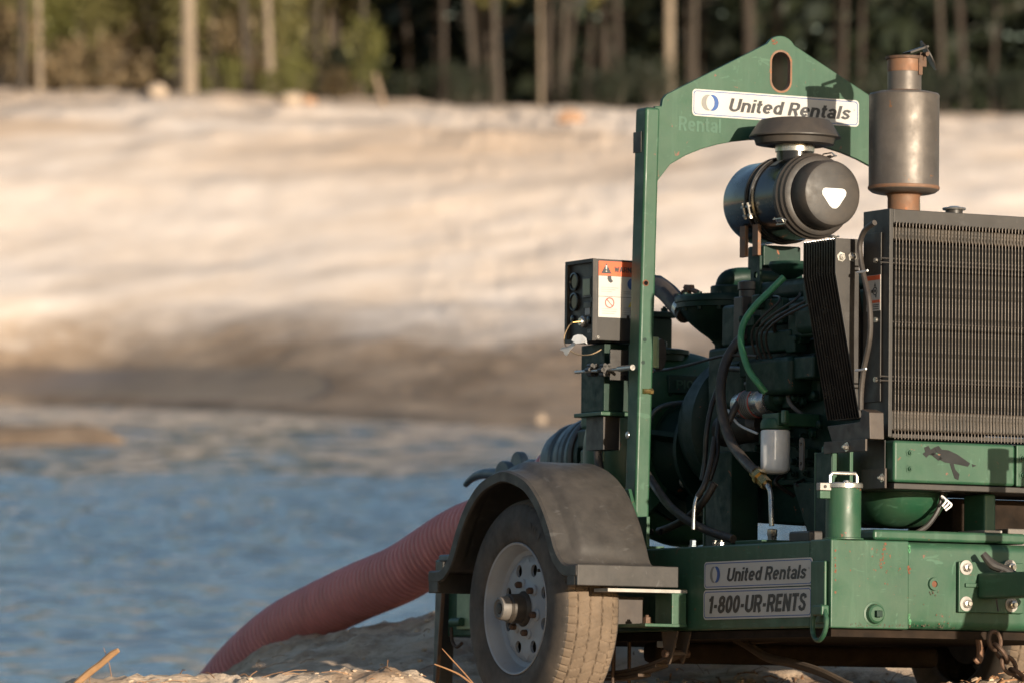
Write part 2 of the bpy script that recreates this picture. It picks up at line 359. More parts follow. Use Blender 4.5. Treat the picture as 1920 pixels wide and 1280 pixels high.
def rrect(x0, x1, y0, y1, r, n=5):
    out = []
    for cx, cy, a0 in ((x1-r, y1-r, 0), (x0+r, y1-r, 90), (x0+r, y0+r, 180), (x1-r, y0+r, 270)):
        for k in range(n+1):
            a = rad(a0+90*k/n); out.append((cx+r*math.cos(a), cy+r*math.sin(a)))
    return out
def circ(cx, cy, r, n=24, ry=None): return [(cx+r*math.cos(2*math.pi*k/n), cy+(ry or r)*math.sin(2*math.pi*k/n)) for k in range(n)]
def fbm(x, y, oct=4, seed=0., gain=.5):
    """vectorised value noise, about -1..1"""
    t = np.zeros_like(x, dtype=float); a = 1.; tot = 0.
    for k in range(oct):
        X = x*(2**k)+seed*17.3+k*31.7; Y = y*(2**k)+seed*7.9+k*11.3
        xi = np.floor(X); yi = np.floor(Y); fx = X-xi; fy = Y-yi; fx = fx*fx*(3-2*fx); fy = fy*fy*(3-2*fy)
        def hsh(i, j):
            q = np.sin(i*127.1+j*311.7)*43758.5453; return (q-np.floor(q))*2-1
        t += a*((hsh(xi, yi)*(1-fx)+hsh(xi+1, yi)*fx)*(1-fy)+(hsh(xi, yi+1)*(1-fx)+hsh(xi+1, yi+1)*fx)*fy); tot += a; a *= gain
    return t/tot
def sstep(a, b, x):
    t = np.clip((x-a)/(b-a), 0, 1); return t*t*(3-2*t)

# ------------------------------------------------------------------ the setting: one sheet of ground from the near bank, under the pond, up the far slope
WATER_Z = -.60
def shore(x, y):
    t = x/np.maximum(y, 20.)
    return 116+43*sstep(.01, -.09, t)-4*sstep(0., .12, t)+1.6*fbm(x*.12, x*0+3., 4, 5.)
def foot(x, y): return 166+1.5*fbm(x*.05, x*0+8., 3, 25.)
def along(x, y):
    """metres beyond the far waterline, counted so that the foot of the slope is at 18"""
    w, f = shore(x, y), foot(x, y); return np.where(y > f, 18+y-f, np.where(y > w, 18*(y-w)/(f-w), y-w))
def ground_h(x, y):
    x = np.asarray(x, float); y = np.asarray(y, float)
    # near bank
    z = -.02+.04*fbm(x*.7, y*.7, 4, 1.)+.030*fbm(x*4., y*4., 4, 2., .6)+.016*fbm(x*14., y*14., 3, 8., .7)
    z = z+.075*sstep(1.0, 1.6, x)*sstep(16.6, 17.9, y)*(1-.9*sstep(18.45, 18.8, y)*(1-sstep(19.3, 19.8, y)))
    lip = np.exp(-((y-17.2)/.35)**2)*(1-sstep(-.32, -.02, x))
    lipz = .146+.024*fbm(x*3., y*2, 4, 4.)+.034*fbm(x*13, y*13, 4, 9., .65)-.10*sstep(-1.05, -1.62, x)
    z = z*(1-lip)+lip*lipz
    m = sstep(19.4, 20.6, y)*(1-sstep(21.2, 23.0, y))
    crest = np.interp(x, [-1.6, -1.25, -1.05, -.9, -.6, -.2, .3], [-.6, -.28, -.10, .0, .08, .165, .17])+.04*fbm(x*2.5, y*2.5, 4, 3.)+.045*fbm(x*8, y*8, 4, 13., .65)-.01
    z = z*(1-m)+m*crest
    z = z-.35*sstep(-1.0, -2.4, x)*sstep(17.6, 19.5, y)
    down = sstep(21.4, 24.5, y); z = z*(1-down)+down*(-1.2)
    # pond bed
    bed = sstep(24, 30, y); z = z*(1-bed)+bed*(-2.0)
    # far shore
    s = along(x, y)
    fz = np.interp(s, [-60, -14, 0, 1.2, 3, 5, 8, 12, 18, 22, 30, 38, 44, 50, 70, 900], [-2.2, -1.2, -.62, -.38, -.36, -.24, .10, .75, 2.15, 3.3, 5.75, 7.75, 8.65, 9.1, 9.5, 10.5])
    fz = np.where(fz > 2., 2.+(fz-2.)*(1-.055*sstep(-.05, .06, x/np.maximum(y, 20))), fz)
    rough = sstep(2, 16, s); lumps = sstep(1, 6, s)
    fz = fz+rough*(.26*fbm(x*.16, y*.10, 4, 6.)+.15*fbm(x*.35, y*.55, 5, 7., .6))+lumps*.06*fbm(x*1.6, y*1.2, 4, 33., .6)+sstep(-6, 1, s)*.07*fbm(x*.5, y*.3, 4, 12.)
    # tracks running slantwise up the slope
    tr = np.sin((x*.42-(y-130)*.80)*2.1+2.2*fbm(x*.12, y*.12, 3, 15.))+.6*np.sin((x*.42-(y-130)*.80)*5.1+3.*fbm(x*.2, y*.2, 3, 17.)); fz = fz+.045*sstep(18, 24, s)*(1-sstep(36, 41, s))*tr*(.6+.4*np.sin(x*.3+2.))
    fz = fz+.5*sstep(.03, -.09, x/np.maximum(y, 20))*sstep(24, 40, s)+.30*sstep(33, 40, s)*(1-sstep(50, 56, s))*fbm(x*.8, y*.6, 4, 16., .65)
    spit = np.exp(-((y-97+.15*x)/4.2)**2)*(1-sstep(-7.0, -4.2, x+.8*fbm(x*.5, y*.5, 3, 21.)))
    k = sstep(60, 85, y); z = z*(1-k)+k*fz
    z = np.maximum(z, np.where(y > 70, -2.2+spit*(1.9+.16*fbm(x*.9, y*.9, 3, 22.)), -9))
    return z
xs = np.concatenate([np.linspace(-260, -40, 30), np.linspace(-39, -4.1, 110), np.arange(-3.2, 4.6, .021), np.linspace(5, 39, 100), np.linspace(41, 260, 30)])
ys = np.concatenate([np.linspace(-60, 15, 30), np.arange(15.6, 22.4, .024), np.linspace(22.6, 92, 60), np.arange(92.5, 205, .55), np.linspace(206, 900, 40)])
GX, GY = np.meshgrid(xs, ys); GZ = ground_h(GX, GY)
def grid_mesh(name, GX, GY, GZ):
    r, c = GX.shape
    me = bpy.data.meshes.new(name); nv = r*c
    co = np.stack([GX, GY, GZ], -1).reshape(-1)
    i = np.arange(nv).reshape(r, c); q = np.stack([i[:-1, :-1], i[:-1, 1:], i[1:, 1:], i[1:, :-1]], -1).reshape(-1, 4)
    me.vertices.add(nv); me.vertices.foreach_set('co', co)
    me.loops.add(q.size); me.loops.foreach_set('vertex_index', q.reshape(-1).astype(np.int32))
    me.polygons.add(len(q)); me.polygons.foreach_set('loop_start', np.arange(0, q.size, 4, dtype=np.int32)); me.polygons.foreach_set('loop_total', np.full(len(q), 4, np.int32))
    me.polygons.foreach_set('use_smooth', np.ones(len(q), bool)); me.update(); me.validate()
    return me
me = grid_mesh('ground', GX, GY, GZ); me.materials.append(MATS['sand'])
sd = along(GX, GY)
wet = np.where(GY > 60, 1-sstep(8, 23, sd), 0.)
shine = np.where(GY > 60, sstep(2.4, 3.4, sd)*(1-sstep(8.5, 11, sd))*(1-sstep(-8., -2.5, GX))*1.6, 0.)
a = me.attributes.new('shine', 'FLOAT', 'POINT'); a.data.foreach_set('value', shine.reshape(-1))
a = me.attributes.new('wet', 'FLOAT', 'POINT'); a.data.foreach_set('value', wet.reshape(-1))
tag_o = bpy.data.objects.new('ground', me); C.objects.link(tag_o); tag(tag_o, kind='structure')
wx = np.concatenate([np.linspace(-250, -16, 12), np.arange(-14, 9.1, .065), np.linspace(11, 250, 12)]); wy_ = np.concatenate([np.arange(21, 45, .05), np.arange(45, 75, .1), np.arange(75, 200, .3)])
wX, wY = np.meshgrid(wx, wy_); wq = np.zeros_like(wX); rw = random.Random(3)
for k in range(26):
    lam = rw.uniform(.20, .62); a_ = rw.gauss(rad(68), rad(32)); kk = 2*math.pi/lam
    wq += lam*.0100*np.sin(kk*(wX*math.cos(a_)+wY*math.sin(a_))+rw.uniform(0, 6.28)+1.5*fbm(wX*.15, wY*.15, 2, k*1.3))
wq *= (.42+.34*fbm(wX*.22, wY*.09, 3, 44.))*(1+1.1*sstep(26, 55, wY))*(1-.72*sstep(60, 88, wY))
for k in range(9):
    lam = rw.uniform(.9, 2.2); a_ = rw.gauss(rad(75), rad(22)); kk = 2*math.pi/lam
    wq += lam*.006*sstep(40, 75, wY)*np.sin(kk*(wX*math.cos(a_)+wY*math.sin(a_))+rw.uniform(0, 6.28)+1.2*fbm(wX*.15, wY*.15, 2, 60+k))
me = grid_mesh('pond_water', wX, wY, WATER_Z+wq); me.materials.append(MATS['pond'])
o = bpy.data.objects.new('pond_water', me); C.objects.link(o); tag(o, kind='structure')
def gz(x, y): return float(ground_h(np.array([x]), np.array([y]))[0])

# ------------------------------------------------------------------ the pump trailer
TM = Matrix.Translation(TO+Vector((0, 0, CAM_Z))) @ TR.to_4x4()
T = empty('pump_trailer', TM)
tag(T, 'green diesel pump trailer with lifting frame and black fenders on the sandy bank', 'trailer')
def part(b, name, mat, parent=None, bev=0., angle=35): return b.obj(name, mat, parent or T, bev, angle)
def hexbolt(b, p, d, r=.011, h=.009):
    d = Vector(d).normalized(); p = Vector(p)
    b.lathe(p, d, [(0, r*1.7), (.002, r*1.7), (.002, r), (h, r), (h+.0015, r*.8)], 6); b.cyl(p+d*h, p+d*(h+.007), r*.5, 8); return b

XL = -.578; YF = -1.30; ZB = -.258
# main frame
part(B().box(XL, XL+.11, YF+.12, 1.25, ZB, 0), 'side_rail', 'green_rail', bev=.007)
part(B().box(-XL-.11, -XL, YF+.12, 1.25, ZB, 0), 'side_rail', 'green_rail', bev=.007)
part(B().box(XL+.112, -XL-.112, 1.13, 1.25, ZB, -.002), 'rear_rail', 'green_rail', bev=.007)
xw = at(1703, 1050, Y=YF).x
fr = B().prism(rrect(YF, YF+.118, ZB, 0, .026), (xw, 0, 0), (0, 1, 0), (0, 0, 1), (-XL-xw, 0, 0))
part(fr, 'front_rail', 'green_rail')
part(B().box(XL-.002, xw+.002, YF-.003, YF+.119, ZB-.002, .002), 'rail_corner', 'green_rail', bev=.005)
part(B().box(XL+.02, -XL-.02, YF+.03, .9, ZB-.026, ZB-.003), 'belly_plate', 'underbody_shade')
part(B().box(-.30, .30, .15, .24, ZB+.02, -.01), 'cross_member', 'green_engine', bev=.004)
p0 = at(1617, 1000, Y=-1.20); p1 = at(1903, 1000, Y=-1.20)
part(B().box(p0.x, p1.x, -1.265, -1.15, .004, .036), 'upper_cross_member', 'green_rail', bev=.01)
# corner gusset beside the rail end, drain boss, threaded hole
g0 = at(1527, 1075, X=XL); g1 = at(1553, 1165, X=XL)
part(B().box(XL-.014, XL-.004, g1.y, g0.y, ZB+.012, -.062), 'corner_plate', 'green_rail', bev=.004)
dp = at(1638, 1150, Y=YF)
b = B(); b.lathe(dp+V(0, .002, 0), (0, -1, 0), [(0, .04), (.006, .036), (.007, .03), (.02, .027), (.024, .022)], 28); o = part(b, 'drain_boss', 'green_rail')
b = B().box(dp.x-.010, dp.x+.010, dp.y-.036, dp.y-.02, dp.z-.010, dp.z+.010); part(b, 'drain_plug', 'green_engine', o, .002)
hp = at(1750, 1094, Y=YF)
b = B(); b.lathe(hp, (0, -1, 0), [(0, .02), (.008, .018), (.008, .010), (.001, .010)], 20); o = part(b, 'threaded_boss', 'green_rail')
b = B(); b.lathe(hp+V(0, -.0025, 0), (0, -1, 0), [(0, .0099), (.001, .0099)], 16); part(b, 'hole', 'rust', o)
rgf = random.Random(9)
def flecks(name, mat, spots, Y):
    b = B()
    for px0, py0, px1, py1, n_, sp, sz in spots:
        for k in range(n_):
            t = rgf.random(); c = at(px0+(px1-px0)*t+rgf.gauss(0, sp), py0+(py1-py0)*t+rgf.gauss(0, sp), Y=Y); r_ = sz*rgf.uniform(.4, 1.3)
            m_ = rgf.randint(5, 7); b.prism([(r_*rgf.uniform(.5, 1.2)*math.cos(6.283*i/m_), r_*rgf.uniform(.7, 1.7)*math.sin(6.283*i/m_)) for i in range(m_)], c, (1, 0, 0), (0, 0, 1), (0, -.0004, 0))
    part(b, name, mat)['kind'] = 'stuff'
flecks('rust_flecks', 'rust', [(1660, 1016, 1651, 1062, 26, 1.6, .0028), (1640, 1035, 1690, 1060, 12, 9, .0022), (1704, 1060, 1705, 1075, 8, 1.2, .004), (1585, 1030, 1780, 1165, 22, 12, .0018), (1566, 1025, 1567, 1110, 10, .6, .003)], YF-.0032)
flecks('dust_flecks', 'axle_dirt', [(1590, 1170, 1790, 1174, 70, 1.6, .0018), (1735, 1105, 1765, 1112, 6, 3, .002)], YF-.0034)
flecks('weld_beads', 'green_hose', [(1705, 1020, 1705, 1034, 10, .7, .004), (1705, 1150, 1706, 1168, 10, .8, .004)], YF-.0040)
# tongue, mounting plate, bolts, jack
q0 = at(1794, 1049, Y=YF-.004); q1 = at(1915, 1150, Y=YF-.004)
part(B().box(q0.x, q1.x, YF-.016, YF-.004, q1.z, q0.z-.004), 'tongue_plate', 'green_rail', bev=.003)
cb = []
for px, py in ((1811, 1063), (1893, 1062), (1811, 1131), (1896, 1133)):
    c = at(px, py, Y=YF-.016); cb.append(c)
    b = B(); b.lathe(c, (0, -1, 0), [(0, .022), (.003, .022), (.0035, .013), (.006, .013)], 24)
    o = part(b, 'washer', 'zinc_white'); b = B(); b.lathe(c+V(0, -.0055, 0), (0, -1, 0), [(0, .0125), (.011, .0125), (.012, .0105)], 6); b.cyl(c+V(0, -.017, 0), c+V(0, -.027, 0), .0065, 10); part(b, 'nut', 'zinc', o)
tx = (cb[0].x+cb[1].x)/2; tz = (cb[0].z+cb[2].z)/2
b = B().box(tx-.038, tx+.038, -2.75, YF-.018, tz-.038, tz+.038); part(b, 'tongue', 'green_paint', bev=.008)
s0 = at(1812, 1096, Y=YF-.022); part(B().box(s0.x-.003, tx-.03, YF-.024, YF-.0165, s0.z-.006, s0.z+.006), 'plate_tab', 'green_rail', bev=.002)
jx, jy = tx+.075, -1.95
b = B(); b.cyl((jx, jy, -.42), (jx, jy, .30), .030, 20); b.cyl((jx, jy, -.50), (jx, jy, -.42), .024, 16); b.cyl((jx, jy, -.52), (jx, jy, -.50), .085, 20); b.cyl((jx, jy, .30), (jx, jy, .36), .038, 20); part(b, 'tongue_jack', 'black_steel')
b = B(); b.tube([(jx, jy, .33), (jx+.09, jy, .33), (jx+.09, jy, .25)], .010, 8, False); part(b, 'jack_handle', 'black_steel')
b = B().box(tx+.03, jx+.02, jy-.05, jy+.05, tz-.05, tz+.06); part(b, 'jack_bracket', 'black_steel', bev=.004)
pts = [at(x, y, Y=YF-.05-.0009*(x-1840)) for x, y in ((1843, 1037), (1862, 1058), (1890, 1070), (1930, 1098), (1960, 1120))]
part(B().tube(pts, [.010, .015, .013, .014, .014], 10), 'tongue_cable', 'black_plastic')
b = B(); p = pts[2]; b.tube([p+V(0, 0, .01), p+V(-.035, -.004, -.01), p+V(-.045, -.002, -.06), p+V(-.035, -.003, -.12)], .003, 6); part(b, 'cable_tie', 'black_plastic')
# safety chain hanging from the tongue
cp = [at(x, y, Y=YF-.06) for x, y in ((1862, 1188), (1868, 1212), (1884, 1236), (1899, 1256), (1915, 1270))]
for i in range(len(cp)-1):
    c = (cp[i]+cp[i+1])/2; d = (cp[i+1]-cp[i]).normalized(); sdv = V(0, -1, 0) if i % 2 else V(1, 0, 0).cross(V(0, 0, 1)).cross(d)
    sdv = (sdv-d*sdv.dot(d)).normalized(); L = (cp[i+1]-cp[i]).length*.62
    if i % 2 == 0: sdv = d.cross(V(0, -1, 0)).normalized()
    L *= 1.15; loop = [c+d*(L*math.cos(a_))*(1)+sdv*(.020*math.sin(a_)) for a_ in [2*math.pi*k/14 for k in range(15)]]
    part(B().tube(loop, .0068, 8, False), 'chain_link', 'chain_rust')
pts = [at(x, y, Y=YF+.06) for x, y in ((1832, 1186), (1836, 1205), (1838, 1225), (1834, 1238), (1827, 1234))]
part(B().tube(pts, [.008, .010, .012, .011, .007], 10), 'safety_hook', 'rusty_steel')

# fuel filler with locking cap
fc = at(1581, 1004, X=-.515)
fz0, fz1 = fc.z-.012, at(1581, 916, X=-.515).z
b = B(); b.lathe((fc.x, fc.y, .002), (0, 0, 1), [(0, .060), (.004, .060), (.006, .0525), (fz1, .0525), (fz1, .055)], 36); filler = part(b, 'fuel_filler', 'green_rail')
b = B(); b.lathe((fc.x, fc.y, fz1+.003), (0, 0, 1), [(0, .0575), (.012, .0575), (.015, .055), (.016, .02)], 36); cap = part(b, 'filler_cap', 'zinc', filler)
h = fz1+.016
b = B(); b.tube([(fc.x-.046, fc.y, h-.006), (fc.x-.046, fc.y, h+.022), (fc.x-.040, fc.y, h+.031), (fc.x+.040, fc.y, h+.031), (fc.x+.046, fc.y, h+.022), (fc.x+.046, fc.y, h-.006)], .0055, 8, False); part(b, 'cap_handle', 'zinc', filler)
b = B().box(fc.x-.088, fc.x-.05, fc.y-.014, fc.y+.01, fz1-.006, fz1+.016); part(b, 'cap_hasp', 'zinc_white', filler, .002)
b = B(); b.cyl((fc.x-.072, fc.y-.0145, fz1+.005), (fc.x-.072, fc.y-.017, fz1+.005), .005, 10); part(b, 'hasp_hole', 'black_steel', filler)
b = B().box(fc.x-.086, fc.x-.05, fc.y-.01, fc.y+.01, fz1-.03, fz1-.007); part(b, 'hasp_lug', 'green_rail', filler, .002)
b = B(); b.lathe((fc.x+.004, fc.y-.01, h-.003), (0, 0, 1), [(0, .012), (.006, .01), (.012, .008), (.013, .003)], 12); part(b, 'cap_nut', 'zinc', filler)
# tie-down ring on the corner
dr = at(1541, 1146, X=XL-.022)
b = B().box(XL-.040, XL-.012, dr.y-.028, dr.y+.032, dr.z-.012, dr.z+.020); ring = part(b, 'tie_down_bracket', 'green_rail', bev=.006)
loop = []
for k in range(25):
    a_ = 2*math.pi*k/24; loop.append((XL-.030+.004*math.cos(a_), dr.y+.040*math.sin(a_)*(1 if math.cos(a_) < .3 else .9), dr.z-.034+.050*math.cos(a_)))
part(B().tube(loop, .0072, 10, False), 'tie_down_ring', 'green_rail', ring)

# decals on the left rail
def decal_side(px0, py0, px1, py1, name, mats=None):
    a0 = at(px0, py0, X=XL-.001); a1 = at(px1, py1, X=XL-.001)
    return a0.y, a1.y, a0.z, a1.z
def emblem(parent, c, u, v, r, ry):
    nn = Vector(u).cross(Vector(v)); c = Vector(c)
    d = r*.36; Rr = ry; lw = r*1.0
    B().prism(circ(-d, 0, lw, 32, ry), c+nn*.0004, u, v, nn*.0003).obj('emblem_disc', 'sign_grey', parent)
    B().prism(circ(d, 0, lw, 32, ry), c+nn*.0008, u, v, nn*.0003).obj('emblem_disc', 'sign_blue', parent)
    lens = []
    x_m = d; a_m = math.acos(min(1, d/lw))
    for k in range(13): t = -a_m+2*a_m*k/12; lens.append((-d+lw*math.cos(t), ry*math.sin(t)))
    for k in range(1, 12): t = math.pi-a_m+2*a_m*k/12; lens.append((d+lw*math.cos(t), ry*math.sin(t)))
    B().prism(lens, c+nn*.0012, u, v, nn*.0003).obj('emblem_lens', 'sign_white', parent)
def sign(c, u, v, w, h, name, body):
    """white plate with rounded corners and a thin blue frame line"""
    u, v, c = Vector(u), Vector(v), Vector(c); nn = u.cross(v)
    root = B().prism(rrect(-w/2, w/2, -h/2, h/2, h*.16), c, u, v, nn*.0016).obj(name, 'sign_white', T)
    m = h*.055; t = h*.03
    B().plate(rrect(-w/2+m, w/2-m, -h/2+m, h/2-m, h*.13), [rrect(-w/2+m+t, w/2-m-t, -h/2+m+t, h/2-m-t, h*.115)], c+nn*.0017, u, v, nn*.0003).obj('frame_line', 'sign_blue', root)
    body(root, c+nn*.0019, u, v, w, h); return root
def body_name(root, c, u, v, w, h):
    emblem(root, c-u*w*.395+v*h*.02, u, v, h*.27, h*.30)
    text('United Rentals', root, c+u*w*.085-v*h*.005, u, v, w*.745, h*.50, 'sign_ink', shear=.22, bold=.215)
    B().plate(circ(0, 0, h*.028, 12), [circ(0, 0, h*.020, 12)], c+u*w*.470+v*h*.12, u, v, u.cross(v)*.0003).obj('trademark', 'sign_ink', root)
def body_phone(root, c, u, v, w, h):
    text('1-800-UR-RENTS', root, c, u, v, w*.92, h*.58, 'sign_ink', shear=.18, bold=.235)
U_S, V_S = (0, -1, 0), (0, 0, 1)
y0 = at(1323, 1075, X=XL).y; y1 = at(1526, 1075, X=XL).y
za = at(1425, 1048, X=XL).z; zb_ = at(1425, 1100, X=XL).z; zc = at(1425, 1159, X=XL).z
sign((XL-.0035, (y0+y1)/2, (za+zb_)/2), U_S, V_S, abs(y0-y1), za-zb_-.001, 'rental_sign', body_name)['label'] = 'white name decal in the shade on the side rail'
sign((XL-.0035, (y0+y1)/2+.003, (zb_+zc)/2-.001), U_S, V_S, abs(y0-y1), zb_-zc-.004, 'phone_sign', body_phone)

# ---- lifting frame
PWX, PWY = .052, .072
zt = at(1205, 203, Y=0).z
for sgn in (-1, 1):
    xb, xt = -.535, -.508
    b = B(); zb0 = .10
    def cs(x, z): return [(x, -PWY/2, z), (x+PWX, -PWY/2, z), (x+PWX, PWY/2, z), (x, PWY/2, z)]
    vs_ = [(sgn*x if sgn < 0 else -x, y, z) for x, y, z in cs(xb, zb0)+cs(xt, zt)]
    if sgn < 0: vs_ = cs(xb, zb0)+cs(xt, zt)
    b.add(vs_, [(0,3,2,1),(4,5,6,7),(0,1,5,4),(1,2,6,5),(2,3,7,6),(3,0,4,7)])
    po = part(b, 'lifting_post', 'green_paint', bev=.009)
    if sgn < 0:
        for px, py in ((1211, 531),):
            c = at(px, py, Y=-PWY/2); b = B(); b.lathe(c+V(0, .001, 0), (0, -1, 0), [(0, .011), (.0016, .010)], 16); part(b, 'rust_ring', 'rust', po)
            b = B(); b.lathe(c+V(0, -.0006, 0), (0, -1, 0), [(0, .0072), (.0016, .007)], 14); part(b, 'bolt_hole', 'core', po)
        for px, py in ((1209, 637), (1206, 679)):
            c = at(px, py, Y=-PWY/2); b = B(); b.lathe(c+V(0, .001, 0), (0, -1, 0), [(0, .0068), (.0016, .0066)], 14); part(b, 'bolt_hole', 'green_engine', po)
        for px, py in ((1182, 596), (1178, 708)):
            c = at(px, py, X=xt-.005); b = B(); b.lathe(V(xb+(xt-xb)*(c.z-zb0)/(zt-zb0)+.001, c.y, c.z), (-1, 0, 0), [(0, .008), (.0018, .0075)], 14); part(b, 'bolt_hole', 'core', po)
        c = at(1174, 815, X=-.53); b = B(); b.lathe(V(xb+(xt-xb)*(c.z-zb0)/(zt-zb0)+.001, c.y-.01, c.z), (-1, 0, 0), [(0, .012), (.004, .011), (.007, .006)], 14); part(b, 'post_bolt', 'zinc', po)
        # reflective tape patch near the top
        c = at(1197, 268, X=-.508); b = B().box(-.5135, -.511, c.y-.026, c.y+.024, c.z-.032, c.z+.034); part(b, 'tape_patch', 'grey_steel', po)
apex = at(1462, 68, Y=0).z
cy = 0.; HW = .508-PWX+.004
notch_z = at(1243, 200, Y=0).z; shz = at(1250, 180, Y=0).z
poly = []
r_ap = .060; side_dx, side_dz = .42, apex-shz
ang = math.atan2(side_dz-.02, .42)
for k in range(9):
    a_ = rad(90)+(-1+2*k/8)*(-1)*(math.pi/2-ang*0-rad(32)) if False else rad(32+ (148-32)*k/8)
    poly.append((r_ap*math.cos(a_), apex-r_ap+r_ap*math.sin(a_)))
poly += [(-.418, shz+.004), (-.432, shz-.012), (-.436, notch_z), (-HW, notch_z-.002)]
arch_l = at(1228, 348, Y=0).z; arch_t = at(1440, 262, Y=0).z
poly.append((-HW, arch_l))
for k in range(1, 16):
    t = -1+2*k/16; x = t*HW; poly.append((x, arch_l+(arch_t-arch_l)*(1-abs(t)**2.0)**.62))
poly += [(HW, arch_l), (HW, notch_z-.002), (.436, notch_z), (.432, shz-.012), (.418, shz+.004)]
slot0 = at(1462, 97, Y=0).z; slot1 = at(1462, 173, Y=0).z
hole = rrect(-.037, .037, slot1, slot0, .0365, 6)
gt = part(B().plate(poly, [hole], (0, -.008, 0), (1, 0, 0), (0, 0, 1), (0, .016, 0)), 'lifting_plate', 'green_paint', bev=.0025)
part(B().plate(rrect(-.041, .041, slot1-.004, slot0+.004, .040, 6), [rrect(-.0345, .0345, slot1+.0025, slot0-.0025, .034, 6)], (0, -.0092, 0), (1, 0, 0), (0, 0, 1), (0, .018, 0)), 'slot_rim', 'rusty_steel', gt)
c = at(1455, 79, Y=-.008)
b = B()
for k in range(9):
    b.lathe(c+V(random.uniform(-.016, .016), .0005, random.uniform(-.009, .009)), (0, -1, 0), [(0, random.uniform(.002, .006)), (.0012, .002)], 7)
part(b, 'rust_spots', 'rust', gt)
g0 = at(1299, 166, Y=-.008); g1 = at(1611, 238, Y=-.008); gm = at(1455, 203, Y=-.0085)
gw = g1.x-g0.x; gh = at(1455, 178, Y=-.008).z-at(1455, 228, Y=-.008).z
sign((gm.x, -.0085, gm.z), (1, 0, 0), (0, 0, 1), gw, gh, 'rental_sign', body_name)['label'] = 'white name sign with rounded corners below the lifting eye'
c = at(1312, 234, Y=-.0085); text('Rental', T, c, (1, 0, 0), (0, 0, 1), .155, .046, 'faded_letters', name='faded_lettering')
# post feet and brackets
for sgn in (-1, 1):
    w0 = -.004 if sgn < 0 else .0
    prof = [(-.165, .0), (.12, .0), (.12, .06), (.045, .19), (-.045, .19), (-.09, .10), (-.165, .10)]
    X0 = -.565 if sgn < 0 else .565-.012
    b = B().prism(prof, (X0, 0, .002), (0, 1, 0), (0, 0, 1), (.012, 0, 0)); fo = part(b, 'post_gusset', 'green_paint', bev=.002)
    b = B().box(-.563+.013 if sgn < 0 else .47, -.47 if sgn < 0 else .55, -.11, .11, .002, .012); part(b, 'post_foot', 'green_paint', fo)
    if sgn < 0:
        for px, py in ((1200, 1000), (1222, 996), (1240, 996)):
            c = at(px, py, X=X0); b = B(); b.cyl(c+V(.001, 0, 0), c+V(-.003, 0, 0), .010, 12); part(b, 'gusset_bolt', 'core' if px != 1200 else 'zinc', fo)

# ---- radiator with grille
RX0, RY = -.353, -1.25
rz1 = at(1668, 391, Y=RY).z; rz0 = at(1668, 818, Y=RY).z; RX1 = .40
RD = .15
rad_ = empty('radiator', None, T); rad_.location = (0, 0, 0)
def rpart(b, name, mat, bev=0.): return b.obj(name, mat, rad_, bev)
fx = .014
rpart(B().box(RX0, RX0+fx, RY, RY+RD, rz0, rz1), 'side_panel', 'grey_steel', .002)
rpart(B().box(RX1-fx, RX1, RY, RY+RD, rz0, rz1), 'side_panel', 'grey_steel', .002)
ztop = at(1720, 421, Y=RY).z
rpart(B().box(RX0+fx+.0005, RX1-fx-.0005, RY+.001, RY+RD, ztop, rz1-.001), 'top_panel', 'grey_steel', .002)
rpart(B().box(RX0+fx+.0005, RX1-fx-.0005, RY+.03, RY+RD, rz0, rz0+.012), 'bottom_panel', 'black_steel', .001)
rpart(B().box(RX0+.02, RX1-.02, RY+.10, RY+RD-.01, rz0+.085, ztop-.045), 'core', 'core')
rpart(B().box(RX0+.02, RX1-.02, RY+.060, RY+RD-.005, ztop-.044, ztop-.001), 'top_tank', 'tank_grey', .006)
rpart(B().box(RX0+.02, RX1-.02, RY+.060, RY+RD-.005, rz0+.022, rz0+.084), 'bottom_tank', 'tank_grey', .006)
nb = int((RX1-RX0-.03)/.0117)
bz0, bz1 = rz0-.006, ztop+.004
gb = B().cyl((0, 0, bz0), (0, 0, bz1), .0019, 8).mesh('grille_bar'); gb.materials.append(MATS['wire'])
for i in range(nb):
    o = bpy.data.objects.new('grille_bar', gb); C.objects.link(o); o.parent = rad_
    o.location = (RX0+.021+i*.0117+random.uniform(-.0003, .0003), RY-.004, 0)
for py in (486, 494, 604, 706, 714):
    z = at(1690, py, Y=RY).z
    rpart(B().cyl((RX0-.03 if py != 604 else RX0+.01, RY+.003, z), (RX1-.01, RY+.003, z), .0024, 8), 'grille_wire', 'dark_wire')
b = B(); c = at(1789, 392, Y=RY+.07); c.z = rz1
b.lathe(c, (0, 0, 1), [(0, .026), (.014, .026), (.016, .024)], 24); rpart(b, 'filler_neck', 'grey_steel')
b = B(); b.lathe(c+V(0, 0, .014), (0, 0, 1), [(0, .034), (.004, .036), (.007, .034), (.009, .02), (.012, .012)], 28); rpart(b, 'radiator_cap', 'zinc')
# brackets down the side with their bolts and hot-surface label
for py in (489, 600, 711):
    c = at(1645, py, X=RX0-.003); b = B(); b.lathe(c+V(.002, 0, 0), (-1, 0, 0), [(0, .012), (.004, .012), (.0045, .008), (.012, .008)], 12); rpart(b, 'panel_bolt', 'zinc')
c0 = at(1622, 440, X=RX0-.002); c1 = at(1652, 752, X=RX0-.002)
rpart(B().box(RX0-.006, RX0-.002, c1.y, c0.y, c1.z, c0.z), 'shroud_flange', 'black_steel', .001)
l0 = at(1626, 518, X=RX0-.0065); l1 = at(1651, 582, X=RX0-.0065)
lb = rpart(B().box(RX0-.0078, RX0-.0065, l1.y, l0.y, l1.z, l0.z), 'fan_warning_label', 'sign_white')
def rlab(y_a, y_b, z_a, z_b, mat, name):
    Ly = l0.y-l1.y; Lz = l0.z-l1.z
    B().box(RX0-.0084, RX0-.0079, l0.y-Ly*y_b, l0.y-Ly*y_a, l1.z+Lz*z_a, l1.z+Lz*z_b).obj(name, mat, rad_)
